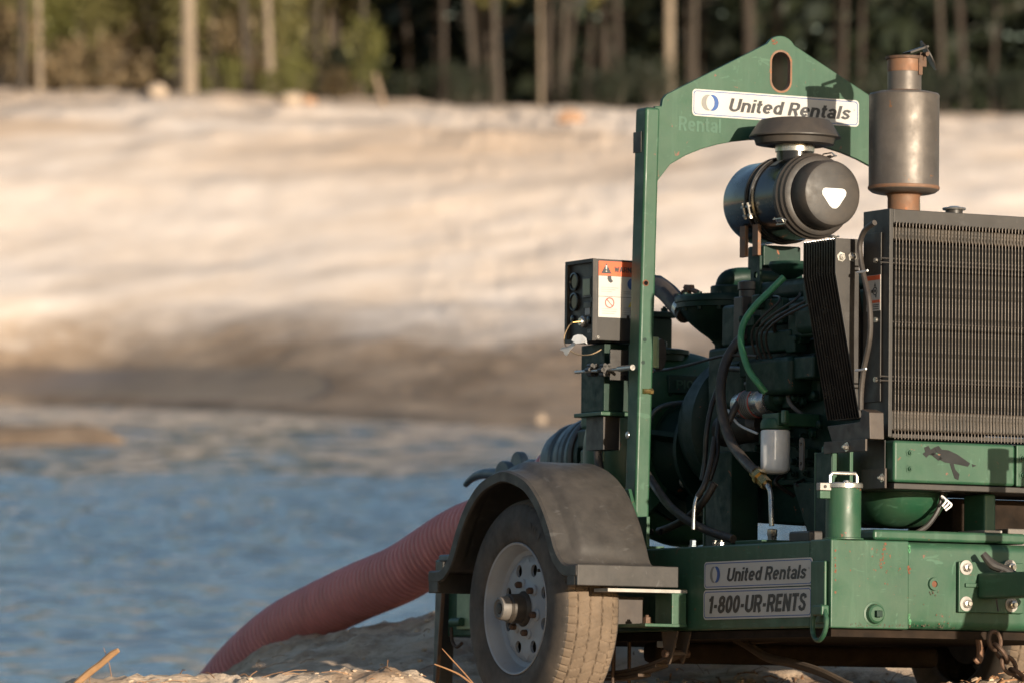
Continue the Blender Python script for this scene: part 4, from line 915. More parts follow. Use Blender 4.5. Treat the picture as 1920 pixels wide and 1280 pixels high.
# cam levers of the coupling
b = B(); pl = [at(x, y, X=-.14) for x, y in ((962, 893), (930, 888), (905, 888), (885, 896), (873, 908))]
b.tube(pl, [.020, .020, .017, .013, .010], 10); ppart(b, 'cam_lever', 'coupling')
c = at(940, 884, X=-.16); b = B(); b.prism([(p[0], p[1]*.85) for p in circ(0, 0, .052, 28)][:15]+[(-.06, -.02), (.055, -.02)], c-V(0, 0, .005), (0, -1, 0), (0, 0, 1), (.03, 0, 0)); ppart(b, 'lever_cam', 'coupling', .006)
c = at(967, 870, X=.10); b = B(); b.prism(circ(0, 0, .046, 28), c, (0, -1, 0), (0, 0, 1), (.03, 0, 0)); ppart(b, 'lever_cam', 'coupling', .006)
b = B(); pl = [at(x, y, X=.02) for x, y in ((960, 900), (985, 880), (1000, 874), (1018, 880), (1032, 890))]; b.tube(pl, .026, 12); ppart(b, 'coupling_ear', 'coupling')

# priming chamber
pc = at(1362, 560, Y=.30); r_ = .168
b = B(); b.lathe((pc.x, pc.y, pc.z), (0, 0, 1), [(.008, r_*.55), (.006, r_*.97), (0, r_), (-.016, r_), (-.018, r_*.97), (-.034, r_*.97), (-.036, r_*.92), (-.06, r_*.83), (-.085, r_*.68), (-.11, r_*.5), (-.13, r_*.33), (-.15, r_*.22), (-.26, r_*.18)], 44); ppart(b, 'priming_bowl', 'green_engine')
for k in range(14):
    a_ = 2*math.pi*k/14; b = B(); b.cyl((pc.x+r_*.91*math.cos(a_), pc.y+r_*.91*math.sin(a_), pc.z-.045), (pc.x+r_*.91*math.cos(a_), pc.y+r_*.91*math.sin(a_), pc.z+.012), .008, 8); ppart(b, 'lid_bolt', 'green_engine')
b = B(); c = at(1368, 553, Y=.26); b.lathe((c.x, c.y, c.z-.02), (0, 0, 1), [(0, .062), (.045, .062), (.048, .058)], 28); ppart(b, 'lid_housing', 'green_engine')
b = B(); c = at(1398, 532, Y=.34); 
b.tube([c+V(-.07, .02, -.02), c+V(-.06, .0, .01), c+V(0, -.02, .018), c+V(.09, -.06, .012), c+V(.15, -.1, .0)], [.03, .034, .034, .03, .028], 14); ppart(b, 'vent_elbow', 'green_engine')
hp_ = [at(x, y, X=-.13) for x, y in ((1168, 560), (1192, 536), (1218, 531), (1236, 537))]
ppart(B().tube(hp_, .030, 14), 'priming_elbow', 'green_engine')
hp_ = [at(x, y, X=-.13) for x, y in ((1231, 534), (1252, 550), (1272, 573), (1286, 590))]
ppart(B().tube(hp_, [.033, .034, .034, .032], 14), 'priming_hose', 'hose_rubber')
c = at(1281, 578, X=-.13); d = (hp_[3]-hp_[2]).normalized(); b = B(); b.lathe(c-d*.012, d, [(0, .0345), (0, .037), (.024, .037), (.024, .0345)], 24, closed=True); ppart(b, 'hose_clamp', 'zinc')
b = B(); pl = [at(x, y, X=-.10) for x, y in ((1313, 560), (1309, 549), (1300, 545), (1288, 540))]; b.tube(pl, .008, 8)
for px, py in ((1286, 537), (1298, 538), (1281, 550), (1291, 553)): 
    c = at(px, py, X=-.10); b.bar(at(1290, 545, X=-.10), c, .016, .014)
ppart(b, 'wing_clamp', 'rusty_steel')
# discharge column
d0 = at(1214, 585, Y=.70); d1 = at(1249, 700, Y=.70)
ppart(B().box(d1.x-.10, d1.x, .66, .80, d1.z-.05, d0.z-.02), 'discharge_column', 'green_engine', .006)
ppart(B().box(d1.x-.11, d1.x+.008, .65, .81, d0.z-.02, d0.z), 'column_lid', 'green_engine', .004)
ppart(hexbolt(B(), V(d1.x-.02, .68, d0.z), (0, 0, 1), .012, .012), 'lid_bolt', 'green_engine')
c = at(1220, 662, Y=.12); part(B().lathe((c.x, c.y, at(1220, 690, Y=.12).z), (0, 0, 1), [(0, .024), (.001, .026), (.096, .026), (.098, .024)], 28), 'oil_reservoir', 'pale_green')
c = at(1240, 664, Y=.16); b = B(); b.prism(circ(0, 0, .018, 20, .050), c, (1, 0, 0), (0, 0, 1), (0, .03, 0)); part(b, 'reservoir_band', 'black_plastic')
c = at(1213, 693, Y=.10); part(B().box(c.x-.02, c.x+.02, c.y-.01, c.y+.02, c.z-.008, c.z+.006), 'reservoir_clip', 'zinc', bev=.001)
c = at(1216, 733, Y=-.04); b = B(); b.cyl(c+V(-.02, 0, 0), c+V(.006, 0, 0), .008, 8); b.lathe(c+V(.004, 0, 0), (1, 0, 0), [(0, .010), (.010, .010)], 6); part(b, 'grease_fitting', 'brass')
pl = [at(x, y, X=-.30) for x, y in ((1222, 694), (1250, 692), (1290, 684), (1330, 673), (1365, 666), (1420, 668))]; part(B().tube(pl, .0048, 8), 'throttle_cable', 'black_plastic')

# ---- engine
eng = empty('engine', None, T)
def epart(b, name, mat='green_engine', bev=0., angle=40): return b.obj(name, mat, eng, bev, angle)
EX = -.20; ex0 = at(1462, 860, X=0).x
ez = lambda py: at(1450, py, X=EX).z
zpan = ez(985); zblk0 = ez(905); zblk1 = ez(640); zhead = ez(560); zcov = ez(520)
epart(B().box(EX, .20, -.92, .10, zblk0, zblk1), 'engine_block', 'green_engine', .012)
epart(B().box(EX+.02, .18, -.88, .05, zblk1+.001, zhead), 'cylinder_head', 'green_engine', .012)
epart(B().box(EX+.06, .12, -.84, .02, zhead+.001, zcov), 'valve_cover', 'green_engine', .025)
# oil pan with sloping floor
pan = [(.10, zblk0-.002), (.08, zblk0-.05), (-.02, zblk0-.11), (-.42, zblk0-.135), (-.62, zblk0-.13), (-.70, zblk0-.06), (-.9, zblk0-.03), (-.9, zblk0-.002)]
b = B().prism(pan, (EX+.03, 0, 0), (0, 1, 0), (0, 0, 1), (.32, 0, 0)); epart(b, 'oil_pan', 'green_engine', .012)
epart(B().box(EX-.006, .206, -.92, .10, zblk0-.009, zblk0+.009), 'pan_flange', 'green_engine', .003)
b = B(); b.lathe((0, .12, (zblk0+zblk1)/2-.02), (0, 1, 0), [(0, .21), (.02, .235), (.09, .235), (.10, .22), (.16, .205)], 44); epart(b, 'bell_housing')
for i in range(4):
    y = -.78+.23*i
    epart(B().box(EX-.018, EX+.01, y-.07, y+.07, zblk1-.20, zblk1-.05), 'side_cover', 'green_engine', .012)
    for dy in (-.055, .055):
        for dz in (-.185, -.065): epart(hexbolt(B(), V(EX-.018, y+dy, zblk1+dz), (-1, 0, 0), .009, .009), 'cover_bolt', 'green_engine')
for i in range(14): epart(hexbolt(B(), V(EX-.006, -.88+.07*i, zblk0+.022), (-1, 0, 0), .008, .008), 'pan_bolt', 'green_engine')
for i in range(4):
    b = B(); b.tube([(EX-.05, -.35-.03*i, zblk1-.12), (EX-.10-.01*i, -.35-.05*i, zblk1+.02), (EX-.06, -.45-.1*i, zhead-.02), (EX+.02, -.28-.16*i, zhead+.01)], .004, 6); epart(b, 'injector_line', 'grey_steel')
epart(B().box(EX-.10, EX-.005, -.58, -.30, zblk1-.18, zblk1-.06), 'injection_pump', 'green_engine', .02)
epart(B().box(EX-.08, EX+.02, -.80, -.56, zblk1+.0, zblk1+.10), 'intake_manifold', 'green_engine', .03)
b = B(); q = at(1436, 668, X=EX-.06)
for k, (px, py, w_, h_) in enumerate(((1445, 585, 40, 45), (1500, 600, 46, 60), (1450, 640, 60, 34), (1520, 560, 30, 70), (1490, 690, 70, 36), (1400, 690, 30, 30))):
    q0 = at(px-w_/2, py-h_/2, X=EX-.05-.008*k); q1 = at(px+w_/2, py+h_/2, X=EX-.05-.008*k)
    epart(B().box(EX-.05-.008*k, EX-.02, q1.y, q0.y, q1.z, q0.z), 'engine_casting', 'green_engine', .008)
for px, py in ((1508, 752), (1530, 740), (1512, 790), (1540, 795), (1498, 730), (1556, 770), (1526, 812), (1496, 690)):
    epart(B().lathe(at(px, py, X=EX-.025), (-1, 0, 0), [(0, .014), (.012, .013), (.016, .008)], 14), 'core_plug', 'green_engine')
rgc = random.Random(31)
for k in range(34):
    px, py = rgc.uniform(1385, 1545), rgc.uniform(560, 900); q = at(px, py, X=EX-.03-rgc.random()*.05)
    m_ = rgc.choice(['green_engine', 'green_engine', 'green_engine', 'black_steel', 'grey_post'])
    if k % 3 == 0: epart(B().lathe(q+V(.05, 0, 0), (-1, 0, 0), [(0, .016), (.035, .016), (.036, .011), (.05, .010), (.052, .006)], 6), 'fitting', m_)
    elif k % 3 == 1: epart(B().box(q.x, q.x+.05, q.y-rgc.uniform(.012, .04), q.y+rgc.uniform(.012, .04), q.z-rgc.uniform(.01, .03), q.z+rgc.uniform(.01, .03)), 'engine_casting', 'green_engine', .006)
    else:
        d_ = V(0, rgc.uniform(-.12, .12), rgc.uniform(-.12, .12)); epart(B().tube([q+V(.04, 0, 0), q+d_*.3, q+d_*.8+V(-.02, 0, .01), q+d_*1.2+V(.04, 0, 0)], rgc.uniform(.003, .007), 7), 'fuel_line', m_)
for k in range(22):
    q = at(rgc.uniform(1390, 1545), rgc.uniform(580, 890), X=EX-.035); epart(hexbolt(B(), q+V(.02, 0, 0), (-1, 0, 0), .008, .02), 'engine_bolt', rgc.choice(['green_engine', 'green_engine', 'zinc']))
# rocker breather, oil filler column with label
c = at(1407, 545, X=-.14); epart(B().lathe((c.x, c.y, at(1407, 572, X=-.14).z), (0, 0, 1), [(0, .036), (.045, .036), (.048, .040), (.072, .040), (.076, .03)], 24), 'filler_column', 'black_plastic')
c0 = at(1378, 575, X=-.20); c1 = at(1378, 660, X=-.20)
epart(B().box(c0.x, c0.x+.035, c0.y-.045, c0.y+.01, c1.z, c0.z+.03), 'module_case', 'black_plastic', .004)
text('J80', eng, V(c0.x+.018, c0.y-.0455, (c0.z+c1.z)/2+.02), (1, 0, 0), (0, 0, 1), .03, .018, 'label_grey_text')
# alternator-like silver body with a label
c = at(1420, 755, X=EX-.07); d = V(.10, -1, .06).normalized()
b = B(); b.lathe(c+d*-.10, d, [(0, .03), (.01, .04), (.06, .046), (.15, .046), (.156, .040), (.175, .038), (.18, .02)], 32); epart(b, 'starter_solenoid', 'silver')
vs_ = []; aa = d.orthogonal().normalized(); bb = d.cross(aa)
b = B(); b.lathe(c+d*-.045, d, [(0, .0465), (0, .0468), (.055, .0468), (.055, .0465)], 32, closed=True); epart(b, 'solenoid_label', 'sign_grey')
for t0 in (-.046, .009): b = B(); b.lathe(c+d*t0, d, [(0, .0466), (0, .0471), (.004, .0471), (.004, .0466)], 32, closed=True); epart(b, 'label_edge', 'label_red')
for k in range(4): b = B(); b.lathe(c+d*(-.032+.009*k), d, [(0, .0466), (0, .0472), (.003, .0472), (.003, .0466)], 32, closed=True); epart(b, 'label_line', 'sign_ink')
b = B(); c2 = at(1400, 800, X=EX-.05); b.lathe(c2+d*-.14, d, [(0, .03), (.02, .05), (.20, .05), (.22, .03)], 28); epart(b, 'starter_motor', 'black_steel')
b = B(); c2 = c+d*.085; b.lathe(c2, d, [(0, .036), (.02, .034), (.024, .02), (.05, .018), (.055, .01)], 20); epart(b, 'solenoid_end', 'green_engine')
# white spin-on filter
f0 = at(1454, 806, X=-.33); f1 = at(1454, 888, X=-.33)
b = B(); b.lathe((f0.x, f0.y, f1.z), (0, 0, 1), [(0, .026), (.003, .036), (.010, .043), (.016, .0455), (f0.z-f1.z-.004, .0455), (f0.z-f1.z, .043)], 36); epart(b, 'fuel_filter', 'white_plastic')
b = B(); zt_ = f0.z+.002; b.lathe((f0.x, f0.y, zt_), (0, 0, 1), [(0, .047), (.02, .047), (.034, .040), (.036, .02)], 28); b.box(f0.x-.02, EX, f0.y-.05, f0.y+.05, zt_+.01, zt_+.05); epart(b, 'filter_head', 'green_paint', .004)
b = B(); q = at(1470, 775, X=-.35); b.box(q.x-.006, q.x+.014, q.y-.012, q.y+.012, q.z-.03, q.z+.012); epart(b, 'bleed_lug', 'green_paint', .006)
b = B(); q = at(1502, 850, X=-.30); b.plate(rrect(-.012, .012, -.05, .05, .01), [circ(0, .03, .006, 10), circ(0, -.03, .006, 10)], (q.x, q.y, q.z), (0, 1, 0), (0, 0, 1), (.006, 0, 0)); epart(b, 'slotted_strap', 'grey_post')
# uprights carrying the engine
q0 = at(1323, 848, X=-.30); q1 = at(1370, 995, X=-.30)
epart(B().box(-.30, -.20, q1.y, q0.y, .002, q0.z), 'engine_upright', 'green_engine', .004)
epart(B().box(-.3015, -.29, q0.y+.002, q0.y+.012, .002, q0.z+.002), 'upright_edge', 'green_paint', .002)
q0 = at(1490, 905, X=-.25); q1 = at(1545, 1003, X=-.25)
epart(B().prism([(q0.y, q0.z), (q1.y-.02, q0.z), (q1.y-.02, .005), (q1.y+.06, .005)], (-.26, 0, 0), (0, 1, 0), (0, 0, 1), (.10, 0, 0)), 'front_mount', 'green_engine', .004)
# crossmember tops and small hardware on the rail
q0 = at(1378, 1003, X=-.47); q1 = at(1428, 1010, X=-.47); part(B().box(-.47, -.36, q1.y, q0.y, .003, .018), 'rail_pad', 'green_paint', bev=.003)
q = at(1505, 995, X=-.47); part(B().box(-.49, -.42, q.y-.07, q.y+.05, .002, .036), 'fuse_box', 'black_plastic', bev=.006)
for px in (1342, 1353): c = at(px, 998, X=-.46); part(hexbolt(B(), V(c.x, c.y, .004), (0, 0, 1), .010, .012), 'rail_bolt', 'zinc')

# ---- hoses and pipes around the engine
def hose(pts, X, r, name, mat='hose_rubber', n=12): return part(B().tube([at(p[0], p[1], X=(p[2] if len(p) > 2 else X)) for p in pts], r, n), name, mat)
hose([(1470, 520, -.20), (1445, 545, -.24), (1415, 575, -.30), (1395, 605, -.33), (1389, 635, -.35), (1394, 665, -.36), (1405, 695, -.36), (1422, 718, -.35), (1435, 735, -.33)], -.3, .0105, 'fuel_hose', 'green_hose')
hose([(1395, 630, -.26), (1370, 660, -.30), (1356, 695, -.33), (1351, 735, -.36), (1357, 785, -.37), (1372, 830, -.38), (1398, 865, -.40), (1418, 885, -.41)], -.3, .0165, 'drain_hose')
hose([(1395, 740, -.28), (1378, 765, -.33), (1362, 800, -.36)], -.3, .011, 'bypass_hose')
b = B(); p_ = [at(1414, 882, X=-.405), at(1424, 893, X=-.41), at(1438, 908, X=-.41)]
b.tube(p_, .019, 6, False); d = (p_[2]-p_[0]).normalized(); b.lathe(p_[1]-d*.012, d, [(0, .024), (.022, .024)], 6); part(b, 'hose_fitting', 'brass')
hose([(1434, 904, -.41), (1442, 914, -.415), (1445, 930, -.415), (1446, 960, -.42), (1447, 985, -.42)], -.41, .0082, 'steel_pipe', 'zinc')
c = at(1448, 990, X=-.42); b = B(); b.lathe((c.x, c.y, .0), (0, 0, 1), [(0, .018), (.012, .018), (.013, .0145), (.03, .0145), (.032, .016), (.05, .016), (.052, .011)], 6); part(b, 'pipe_union', 'zinc')
hose([(1340, 820, -.34), (1334, 860, -.38), (1322, 905, -.43), (1308, 930, -.45)], -.4, .009, 'return_hose')
hose([(1308, 926, -.45), (1303, 945, -.46), (1301, 965, -.465), (1300, 992, -.47)], -.46, .006, 'return_pipe', 'zinc')
c = at(1300, 1003, X=-.47); b = B(); b.lathe((c.x, c.y, .0), (0, 0, 1), [(0, .015), (.010, .015), (.011, .011), (.026, .011), (.028, .008)], 6); part(b, 'pipe_union', 'coupling')
hose([(1200, 865, -.40), (1215, 890, -.42), (1236, 922, -.44), (1258, 950, -.45), (1290, 975, -.45), (1330, 995, -.44), (1375, 1010, -.43)], -.44, .0135, 'fuel_return_hose')
hose([(1340, 905, -.40), (1320, 938, -.42), (1295, 965, -.42), (1262, 985, -.43), (1235, 995, -.44)], -.42, .0125, 'suction_hose')
hose([(1345, 730, -.28), (1333, 765, -.31), (1325, 810, -.33), (1322, 860, -.33), (1316, 900, -.34)], -.3, .008, 'wiring_loom', 'black_plastic')
hose([(1352, 770, -.30), (1345, 810, -.33), (1344, 855, -.35), (1330, 900, -.38)], -.3, .008, 'wiring_loom', 'black_plastic')
hose([(1365, 690, -.24), (1420, 692, -.26), (1480, 684, -.27), (1530, 668, -.26)], -.25, .009, 'wiring_loom', 'black_plastic')
hose([(1400, 720, -.24), (1440, 706, -.26), (1490, 690, -.27)], -.25, .010, 'wiring_loom', 'black_plastic')
hose([(1365, 768, -.30), (1385, 795, -.31), (1420, 812, -.30)], -.3, .004, 'thin_wire', 'white_plastic', 6)
hose([(1175, 716, -.30), (1152, 735, -.36), (1134, 765, -.38), (1124, 800, -.39), (1121, 850, -.40), (1128, 900, -.40), (1132, 930, -.40)], -.38, .014, 'gauge_hose')
hose([(1290, 754, -.14), (1255, 757, -.22), (1228, 770, -.27), (1217, 800, -.28), (1216, 850, -.28)], -.2, .007, 'vacuum_line', 'coupling')

# ---- wheels and fenders
WX0, WX1 = -.94, -.735; wc = at(964, 1140, X=WX0); WY, WZ = wc.y, wc.z; TRAD = .345; TW = WX1-WX0
prof = []   # (offset across, radius) from the outer bead over the tread to the inner bead
prof += [(.014, .2035), (.004, .208), (.000, .222), (-.004, .245), (-.005, .268), (-.002, .290), (.004, .308), (.010, .320)]
NTREAD = 62
for i in range(NTREAD+1):
    t = i/NTREAD; prof.append((.013+(TW-.026)*t, None))
prof += [(TW-x, r) for x, r in reversed(prof[:8])]
NA = 520
def tread_r(t, th):
    r = TRAD-.016*abs(2*t-1)**3.0-.006*abs(2*t-1)**9
    g = 0.
    zz = math.sin(th*52)*.010
    for gc in (.155, .385, .615, .845):
        dd = abs(t-gc-zz*(1 if gc in (.385, .615) else .35))
        g = max(g, max(0, 1-(dd/.012)**4) if dd < .012 else 0)
    # cross cuts
    def cut(th0, n_, w_):
        ph = (th0*n_/(2*math.pi)) % 1.0; dd = min(ph, 1-ph); return 1. if dd < w_ else 0.
    if t < .155 or t > .845:
        g = max(g, .75*cut(th, 78, .085)*(1 if (t < .13 or t > .87) else .5))
    elif t < .385: g = max(g, .40*cut(th+t*.18, 60, .05))
    elif t > .615: g = max(g, .40*cut(th-t*.18+.03, 60, .05))
    else: g = max(g, .32*cut(th+t*.25, 60, .05))
    return r-.0058*g
vs_ = np.zeros((NA, len(prof), 3))
for i in range(NA):
    th = 2*math.pi*i/NA; c_, s_ = math.cos(th), math.sin(th)
    for j, (x, r) in enumerate(prof):
        if r is None: r = tread_r((j-8)/NTREAD, th)
        vs_[i, j] = (x, r*c_, r*s_)
NP = len(prof)
b = B(); b.add(vs_.reshape(-1, 3), [(i*NP+j, i*NP+j+1, ((i+1) % NA)*NP+j+1, ((i+1) % NA)*NP+j) for i in range(NA) for j in range(NP-1)])
# rim
def rim_meshes():
    out = []
    # barrel and lip (closed shell), x measured inward from the tyre's outer face
    barrel = [(.012, .2045), (.004, .2065), (.001, .2045), (.004, .199), (.016, .195), (.030, .186), (.042, .185), (.048, .181), (.052, .171), (.0565, .1655), (.061, .1645), (.066, .172), (.062, .190), (.022, .2)]
    bb_ = B().lathe((0, 0, 0), (1, 0, 0), barrel, 72, closed=True); out.append(('rim_barrel', bb_, 'rim_grey'))
    d_ = B(); N = 40; K = 8
    def prf(r): # depth of the disc at radius r
        return float(np.interp(r, [.05, .068, .074, .095, .135, .158, .166], [.032, .032, .038, .042, .042, .046, .056]))
    for s_i in range(K):
        a0 = 2*math.pi*s_i/K; da = 2*math.pi/K
        ring_o = []
        rin, rout = .092, .165
        per = N//4
        for k in range(per): ring_o.append((rin, a0+da*k/per))
        for k in range(per): ring_o.append((rin+(rout-rin)*k/per, a0+da))
        for k in range(per): ring_o.append((rout, a0+da*(1-k/per)))
        for k in range(per): ring_o.append((rout-(rout-rin)*k/per, a0))
        cr, ca = .128, a0+da/2
        cpt = (cr*math.cos(ca), cr*math.sin(ca))
        po_ = [(r*math.cos(a_), r*math.sin(a_)) for r, a_ in ring_o]
        hol = []
        for (y_, z_) in po_:
            an = math.atan2(z_-cpt[1], y_-cpt[0]); hol.append((cpt[0]+.0195*math.cos(an), cpt[1]+.0195*math.sin(an)))
        mid = [((p[0]+q[0]*1.4)/2.4, (p[1]+q[1]*1.4)/2.4) for p, q in zip(po_, hol)]
        loops = [po_, mid, hol]; vv = []
        for lp_ in loops: vv += [(prf(math.hypot(*p)), p[0], p[1]) for p in lp_]
        vv += [(prf(math.hypot(*p))+.010, p[0], p[1]) for p in hol]
        ff = []
        for L_ in range(3):
            for k in range(N): ff.append((L_*N+k, L_*N+(k+1) % N, (L_+1)*N+(k+1) % N, (L_+1)*N+k))
        d_.add(vv, ff)
    inner = [(r, prf(r)) for r in (.092, .085, .078, .072, .066, .056)]
    d2 = B(); n2 = 80
    d_.add([(x, r*math.cos(2*math.pi*k/n2), r*math.sin(2*math.pi*k/n2)) for r, x in inner for k in range(n2)], [(i*n2+k, i*n2+(k+1) % n2, (i+1)*n2+(k+1) % n2, (i+1)*n2+k) for i in range(5) for k in range(n2)])
    out.append(('rim_disc', d_, 'rim_grey'))
    dr_ = B().lathe((.10, 0, 0), (1, 0, 0), [(0, .05), (0, .145), (.06, .145), (.06, .05)], 40); out.append(('brake_drum', dr_, 'hub_black'))
    hb = B().lathe((.050, 0, 0), (-1, 0, 0), [(0, .058), (.02, .054), (.03, .047), (.070, .045), (.075, .041), (.077, .041)], 36); out.append(('hub', hb, 'hub_black'))
    hc = B().lathe((-.026, 0, 0), (-1, 0, 0), [(0, .038), (.020, .037), (.028, .034), (.030, .028), (.026, .024), (.026, .018), (.022, .016)], 36); out.append(('hub_cap', hc, 'grey_post'))
    hp2 = B().lathe((-.0495, 0, 0), (-1, 0, 0), [(0, .0155), (.004, .015), (.005, .010)], 18); out.append(('cap_plug', hp2, 'hub_black'))
    return out
def tread_split(me):
    me.materials.append(MATS['tread_dust'])
    mi = [0]*len(me.polygons)
    for p in me.polygons:
        j = p.index % (NP-1)
        if 9 <= j <= 8+NTREAD-2: mi[p.index] = 1
    me.polygons.foreach_set('material_index', mi)
def make_wheel(loc, flip):
    w = empty('wheel', None, T); w.location = loc
    if flip: w.rotation_euler = (0, 0, math.pi)
    return w
wl = make_wheel((WX0, WY, WZ), False)
ty = b.obj('tyre', 'tyre_rubber', wl, angle=50)
if len(ty.data.polygons) == NA*(NP-1): tread_split(ty.data)
wheel_parts = [ty]
for nm, bb_, mt in rim_meshes(): wheel_parts.append(bb_.obj(nm, mt, wl, angle=30))
lugs = []
for k in range(6):
    a_ = 2*math.pi*k/6+.26; c = V(.042, .0775*math.cos(a_), .0775*math.sin(a_))
    bb_ = B(); bb_.lathe(c, (-1, 0, 0), [(0, .020), (.006, .019), (.009, .014)], 16); bs = bb_.obj('lug_boss', 'rim_grey', wl)
    bb_ = B(); bb_.lathe(c+V(-.007, 0, 0), (-1, 0, 0), [(0, .0105), (.016, .0105), (.019, .008)], 6); bb_.cyl(c+V(-.02, 0, 0), c+V(-.028, 0, 0), .0062, 10); wheel_parts += [bs, bb_.obj('lug_nut', 'chain_rust', wl)]
bb_ = B(); bb_.cyl((.03, -.13, .118), (.012, -.128, .116), .005, 8); wheel_parts.append(bb_.obj('valve', 'hub_black', wl))
# raised sidewall lettering
for ch, deg in (('L', 128), ('U', 121.5), ('G', 115)):
    a_ = rad(deg-2)
    rv = V(0, math.cos(a_), math.sin(a_)); rv = V(0, -math.cos(math.pi-a_), math.sin(a_)) if False else rv
    cu_ = V(-.0055, 0, 0)+rv*.272
    tn = V(0, math.sin(a_), -math.cos(a_))
    wheel_parts.append(text(ch, wl, cu_, tn, rv, .020, .030, 'tyre_rubber', name='raised_letter', bold=.22, ext=-.0012))
wr = make_wheel((-WX0-.06, WY, WZ), True)
for o in wheel_parts:
    c_ = o.copy(); C.objects.link(c_); c_.parent = wr
# fender: swept section over the wheel
FX0, FX1 = -.972, -.622
fy0 = at(806, 1085, X=FX0).y; fy1 = at(1083, 1080, X=FX0).y
zf = at(1075, 1078, X=FX0).z+.004; fcy = (fy0+fy1)/2-.0
ztopf = at(930, 893, X=FX0).z+.012
path = []
fh = ztopf-zf
pp_ = [(fy0, zf+.028), (fy0-.070, zf+.029), (fy0-.105, zf+.045), (fy0-.140, zf+fh*.24), (fy0-.185, zf+fh*.47), (fy0-.245, zf+fh*.70), (fy0-.325, zf+fh*.885), (fy0-.41, zf+fh*.975)]
xm = fcy
pp2 = [(2*fcy-y, z) for y, z in reversed(pp_)]
path = [(y, z) for y, z in pp_]+[(fcy, ztopf+.004)]+pp2
# smooth
def catm(P, sub=6):
    out = []
    for i in range(len(P)-1):
        p0, p1, p2, p3 = [np.array(P[j]) for j in (max(i-1, 0), i, i+1, min(i+2, len(P)-1))]
        for k in range(sub):
            t = k/sub; out.append(tuple(.5*((2*p1)+(p2-p0)*t+(2*p0-5*p1+4*p2-p3)*t*t+(3*p1-p0-3*p2+p3)*t**3)))
    out.append(tuple(P[-1])); return out
path = catm(path, 6)
fend = empty('fender', None, T)
def fender_meshes():
    sec = [(FX0+.004, -.034), (FX0-.003, -.030), (FX0-.003, -.004), (FX0+.004, .0), (FX0+.012, -.001), (FX0+.045, .003), (FX0+.056, .008), (FX0+.070, .024), (FX0+.085, .030), (FX1-.060, .030), (FX1-.045, .020), (FX1-.045, -.02)]
    n_ = len(path); out = []
    for i, (y, z) in enumerate(path):
        y0_, z0_ = path[max(i-1, 0)]; y1_, z1_ = path[min(i+1, n_-1)]
        tg = np.array([y1_-y0_, z1_-z0_]); tg /= np.linalg.norm(tg); nr = np.array([tg[1], -tg[0]])
        if nr[1] < 0 and abs(nr[1]) > .05: nr = -nr
        if i < 8 or i > n_-9: nr = np.array([0., 1.])
        # the raised crown fades into the flat feet
        e = min(i, n_-1-i)/n_; rise = float(sstep(.10, .20, e))
        for x, o_ in sec:
            oo = o_ if o_ <= 0 else o_*rise
            out.append((x, y+nr[0]*oo, z+nr[1]*oo))
    m_ = len(sec); b_ = B(); b_.add(out, [(i*m_+k, i*m_+k+1, (i+1)*m_+k+1, (i+1)*m_+k) for i in range(n_-1) for k in range(m_-1)])
    return b_
fo = fender_meshes().obj('fender_shell', 'fender_plastic', fend, angle=35)
sm = fo.modifiers.new('solid', 'SOLIDIFY'); sm.thickness = .006; sm.offset = 0
# front and rear feet of the fender (deep flange)
B().box(FX0-.003, FX1+.0, fy1-.004, fy1+.010, zf-.034, zf+.030).obj('fender_flange', 'fender_plastic', fend, .003)
B().box(FX0-.003, FX1+.0, fy0-.008, fy0+.004, zf-.040, zf+.030).obj('fender_flange', 'fender_plastic', fend, .003)
B().box(FX0-.0045, FX0+.006, fy1+.0105, fy1+.062, zf-.034, zf+.026).obj('fender_flange', 'fender_plastic', fend, .003)
B().box(FX0-.0045, FX0+.006, fy0-.062, fy0-.0085, zf-.040, zf+.026).obj('fender_flange', 'fender_plastic', fend, .003)
# step bracket that carries the fender
part(B().box(-.86, -.582, fy1+.012, fy1+.10, zf-.050, zf-.040), 'fender_arm', 'zinc_white')
part(B().box(-.640, -.588, fy1+.004, fy1+.11, ZB+.012, zf-.05), 'fender_leg', 'green_rail', bev=.004)
part(B().box(-.735, -.588, fy1+.0, fy1+.20, ZB+.01, ZB+.02), 'fender_step', 'green_rail', bev=.002)
part(B().box(-.735, -.642, fy1+.18, fy1+.19, ZB+.02, zf-.06), 'step_back', 'brown_steel')
c = V(-.69, fy1+.07, ZB+.02); part(hexbolt(B(), c, (0, 0, 1), .012, .02), 'step_bolt', 'chain_rust')
part(B().box(-.80, -.585, fy0-.07, fy0-.02, zf-.075, zf-.045), 'fender_arm', 'black_steel', bev=.003)
q = at(840, 1047, X=-.80); part(B().box(-.81, -.70, q.y-.05, q.y+.05, q.z-.008, q.z+.014), 'rear_pad', 'coupling', bev=.006)
# axle and spring gear
part(B().cyl((-.72, WY, WZ-.02), (.72, WY, WZ-.02), .034, 16), 'axle', 'axle_dirt')
q = at(1300, 1208, X=-.45)
part(B().box(-.52, .52, WY-.16, WY-.06, ZB-.095, ZB-.03), 'axle_beam', 'underbody_shade', bev=.02)
for x_ in (-.612, -.566): part(B().prism([(-.05, .0), (.05, .0), (.03, -.07), (.0, -.10), (-.02, -.07)], (x_, WY-.40, ZB-.002), (0, 1, 0), (0, 0, 1), (.006, 0, 0)), 'spring_hanger', 'axle_dirt')
part(B().cyl((-.63, WY-.395, ZB-.07), (-.54, WY-.395, ZB-.07), .012, 12), 'hanger_bolt', 'chain_rust')
for k in range(3):
    h_ = .42-.11*k; pl = [(-.586, WY-h_+2*h_*i/10, ZB-.125-.011*k+.055*((i-5)/5)**2*(h_/.42)**2) for i in range(11)]
    b = B()
    for i in range(10): b.bar(pl[i], pl[i+1], .045, .009)
    part(b, 'spring_leaf', 'axle_dirt')
